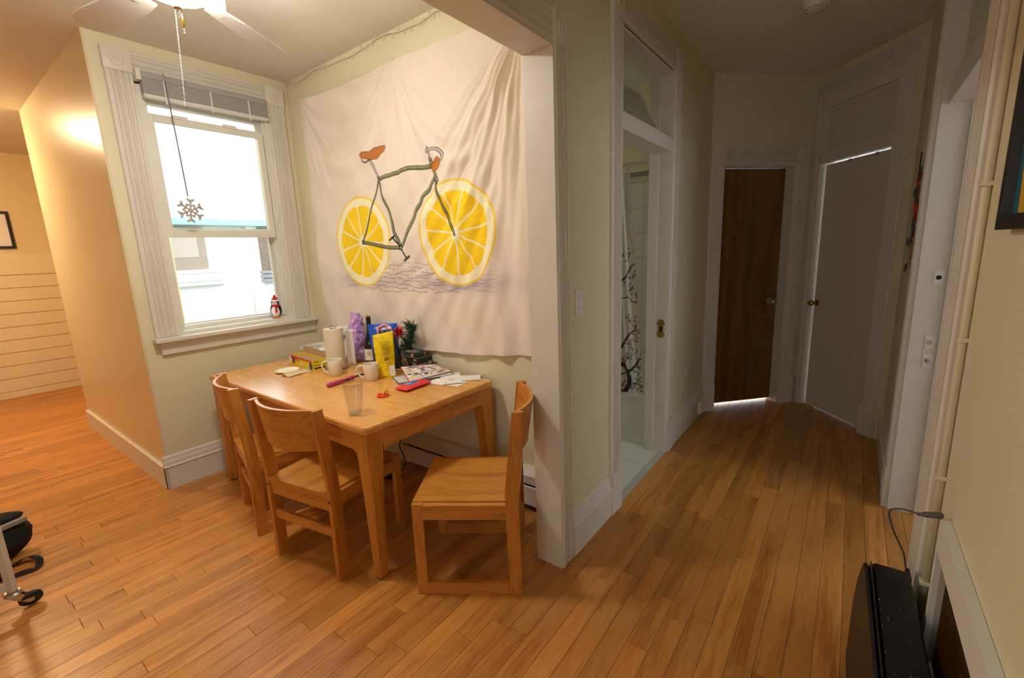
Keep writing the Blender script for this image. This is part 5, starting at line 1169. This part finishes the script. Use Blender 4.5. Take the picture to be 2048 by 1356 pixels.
obj('catch', bx(bmesh.new(), 1.74, 1.80, -.236, -.225, .40, .43, bev=.003), BLACK, cs); obj('hinge', bx(bmesh.new(), 1.30, 1.37, -.2355, -.229, .41, .448, bev=.002), mat('old_hinge', '5a5652', rough=.5, metal=.6), cs)
bm = bmesh.new(); rr = random.Random(6)
for k in range(16):
    x = rr.uniform(1.15, 1.6); y = rr.choice((-.2, -.19, -.145, -.16)); bx(bm, x, x + rr.uniform(.004, .014), y, y + rr.uniform(.001, .003), .4448, .4456)
obj('scuff_marks', bm, mat('scuff', '8a7f70', rough=.8), cs)
# plug adapter cable over the mirror corner
ca = empty('charging_cable', (0, 0, 0), label='grey plug with thin cable lying from the mirror corner to the black case', cat='cable')
GR = mat('cable_grey', '55534e', rough=.6)
bm = bmesh.new(); A_, B_ = Vector((1.598, -.262, .738)), Vector((1.605, -.215, .722)); tube(bm, [A_, A_ + (B_ - A_) * .15, A_ + (B_ - A_) * .75, B_], [.006, .009, .008, .004], 10); obj('plug_body', bm, GR, ca, 'auto')
obj('strain_relief', tube(bmesh.new(), [B_, B_ + Vector((.008, .008, -.003))], [.005, .0035], 8), GR, ca)
obj('cord', tube(bmesh.new(), smoothpts([B_ + Vector((.008, .008, -.003)), (1.625, -.175, .715), (1.66, -.155, .68), (1.70, -.175, .60), (1.765, -.212, .50), (1.79, -.225, .44), (1.80, -.238, .40)], 6), .0028, 8), GR, ca, True)
# ================================================================ CART, BAG AND STRAP AT LEFT
ct = empty('utility_cart', (0, 0, 0), label='white metal utility cart with black caster at the left edge', cat='cart')
CW = mat('cart_white_enamel', 'c9c4b8', rough=.35, coat=.2)
def post(x0, y0, x1, y1): return tube(bmesh.new(), [(x0, y0, .105), (x1, y1, .80)], .018, 4)
for (x, y) in ((.045, 2.865), (-.36, 2.865), (-.03, 3.22), (-.36, 3.22)):
    obj('post', post(x, y, x, y), CW, ct)
    c = empty('caster', (x, y, 0), 0, parent=ct)
    obj('wheel', lathe(bmesh.new(), [(0, -.012), (.02, -.012), (.036, -.011), (.040, -.006), (.040, .006), (.036, .011), (.02, .012), (0, .012)], Matrix.Translation((.046, -.004, .04)) @ Matrix.Rotation(math.radians(90), 4, 'X') @ Matrix.Rotation(.5, 4, 'X'), 28), BLACK, c, 'auto')
    FK = [(-.016, .086), (.02, .086), (.056, .050), (.056, .034), (.040, .030), (-.006, .07)]
    obj('fork', prism(prism(bmesh.new(), FK, .016, .019, frame((0, -.004, 0), (1, 0, 0), (0, 0, 1))), FK, -.019, -.016, frame((0, -.004, 0), (1, 0, 0), (0, 0, 1))), CHROME, c)
    obj('swivel_plate', lathe(bmesh.new(), [(0, .082), (.026, .082), (.030, .088), (.026, .094), (.022, .098), (.024, .104), (0, .104)], None, 24), METAL, c, 'auto')
for z in (.135, .66):
    sh = box('shelf', -.36, -.02, 2.865, 3.22, z, z + .004, CW, ct)
    obj('shelf_lip', (lambda b: (bx(b, -.36, .045, 2.862, 2.866, z - .02, z + .02), bx(b, -.36, -.02, 3.218, 3.222, z - .02, z + .02), bx(b, -.022, -.018, 2.865, 3.22, z - .02, z + .02), bx(b, -.362, -.358, 2.865, 3.22, z - .02, z + .035), b)[-1])(bmesh.new()), CW, sh)
bgk = empty('black_bag', (.03, 3.46, 0), math.radians(20), 'soft black bag on the floor behind the cart post', 'bag')
BC = mat('black_fabric', '17181b', rough=.85, bump=.6, bscale=300)
def fold_blob(name, c, r, seed, parent, m, amp=.18):
    bm = bmesh.new(); bmesh.ops.create_icosphere(bm, subdivisions=4, radius=1)
    for v in bm.verts:
        n_ = noise.noise(v.co * 1.3 + Vector((seed, 0, 0))) * amp + abs(noise.noise(v.co * 3 + Vector((0, seed, 0)))) * amp * .5; d = v.co * (1 + n_); v.co = Vector((c[0] + d.x * r[0], c[1] + d.y * r[1], max(.001, c[2] + d.z * r[2])))
    return obj(name, bm, m, parent, True)
fold_blob('body', (0, 0, .105), (.155, .09, .10), 4, bgk, BC); fold_blob('top_flap', (-.01, .02, .205), (.155, .075, .035), 7, bgk, BC, .1)
o = obj('grey_handle', bx(bmesh.new(), -.14, .12, -.085, -.06, .185, .21, bev=.006), mat('grey_webbing', '8b8986', rough=.6), bgk)
P_ = smoothpts([(.02, 3.32, .02), (.07, 3.335, .006), (.119, 3.334, .02), (.155, 3.301, .022), (.166, 3.25, .012), (.139, 3.202, .004), (.064, 3.218, .003), (.0, 3.25, .003)], 8); bm = bmesh.new(); V = []
for i, p in enumerate(P_):
    t = (P_[min(i + 1, len(P_) - 1)] - P_[max(i - 1, 0)]).normalized(); s_ = t.cross(Vector((0, 0, 1))).normalized() * .013; tw_ = Vector((0, 0, .012 * math.sin(i * .25) ** 2)); V.append((bm.verts.new(p - s_), bm.verts.new(p + s_ + tw_)))
for a, b in zip(V, V[1:]): bm.faces.new((a[0], b[0], b[1], a[1]))
st = obj('strap', bm, BC, bgk); st.matrix_parent_inverse = Matrix.Identity(4); st.matrix_local = (Matrix.Translation((.03, 3.46, 0)) @ Matrix.Rotation(math.radians(20), 4, 'Z')).inverted(); md = st.modifiers.new('t', 'SOLIDIFY'); md.thickness = .002
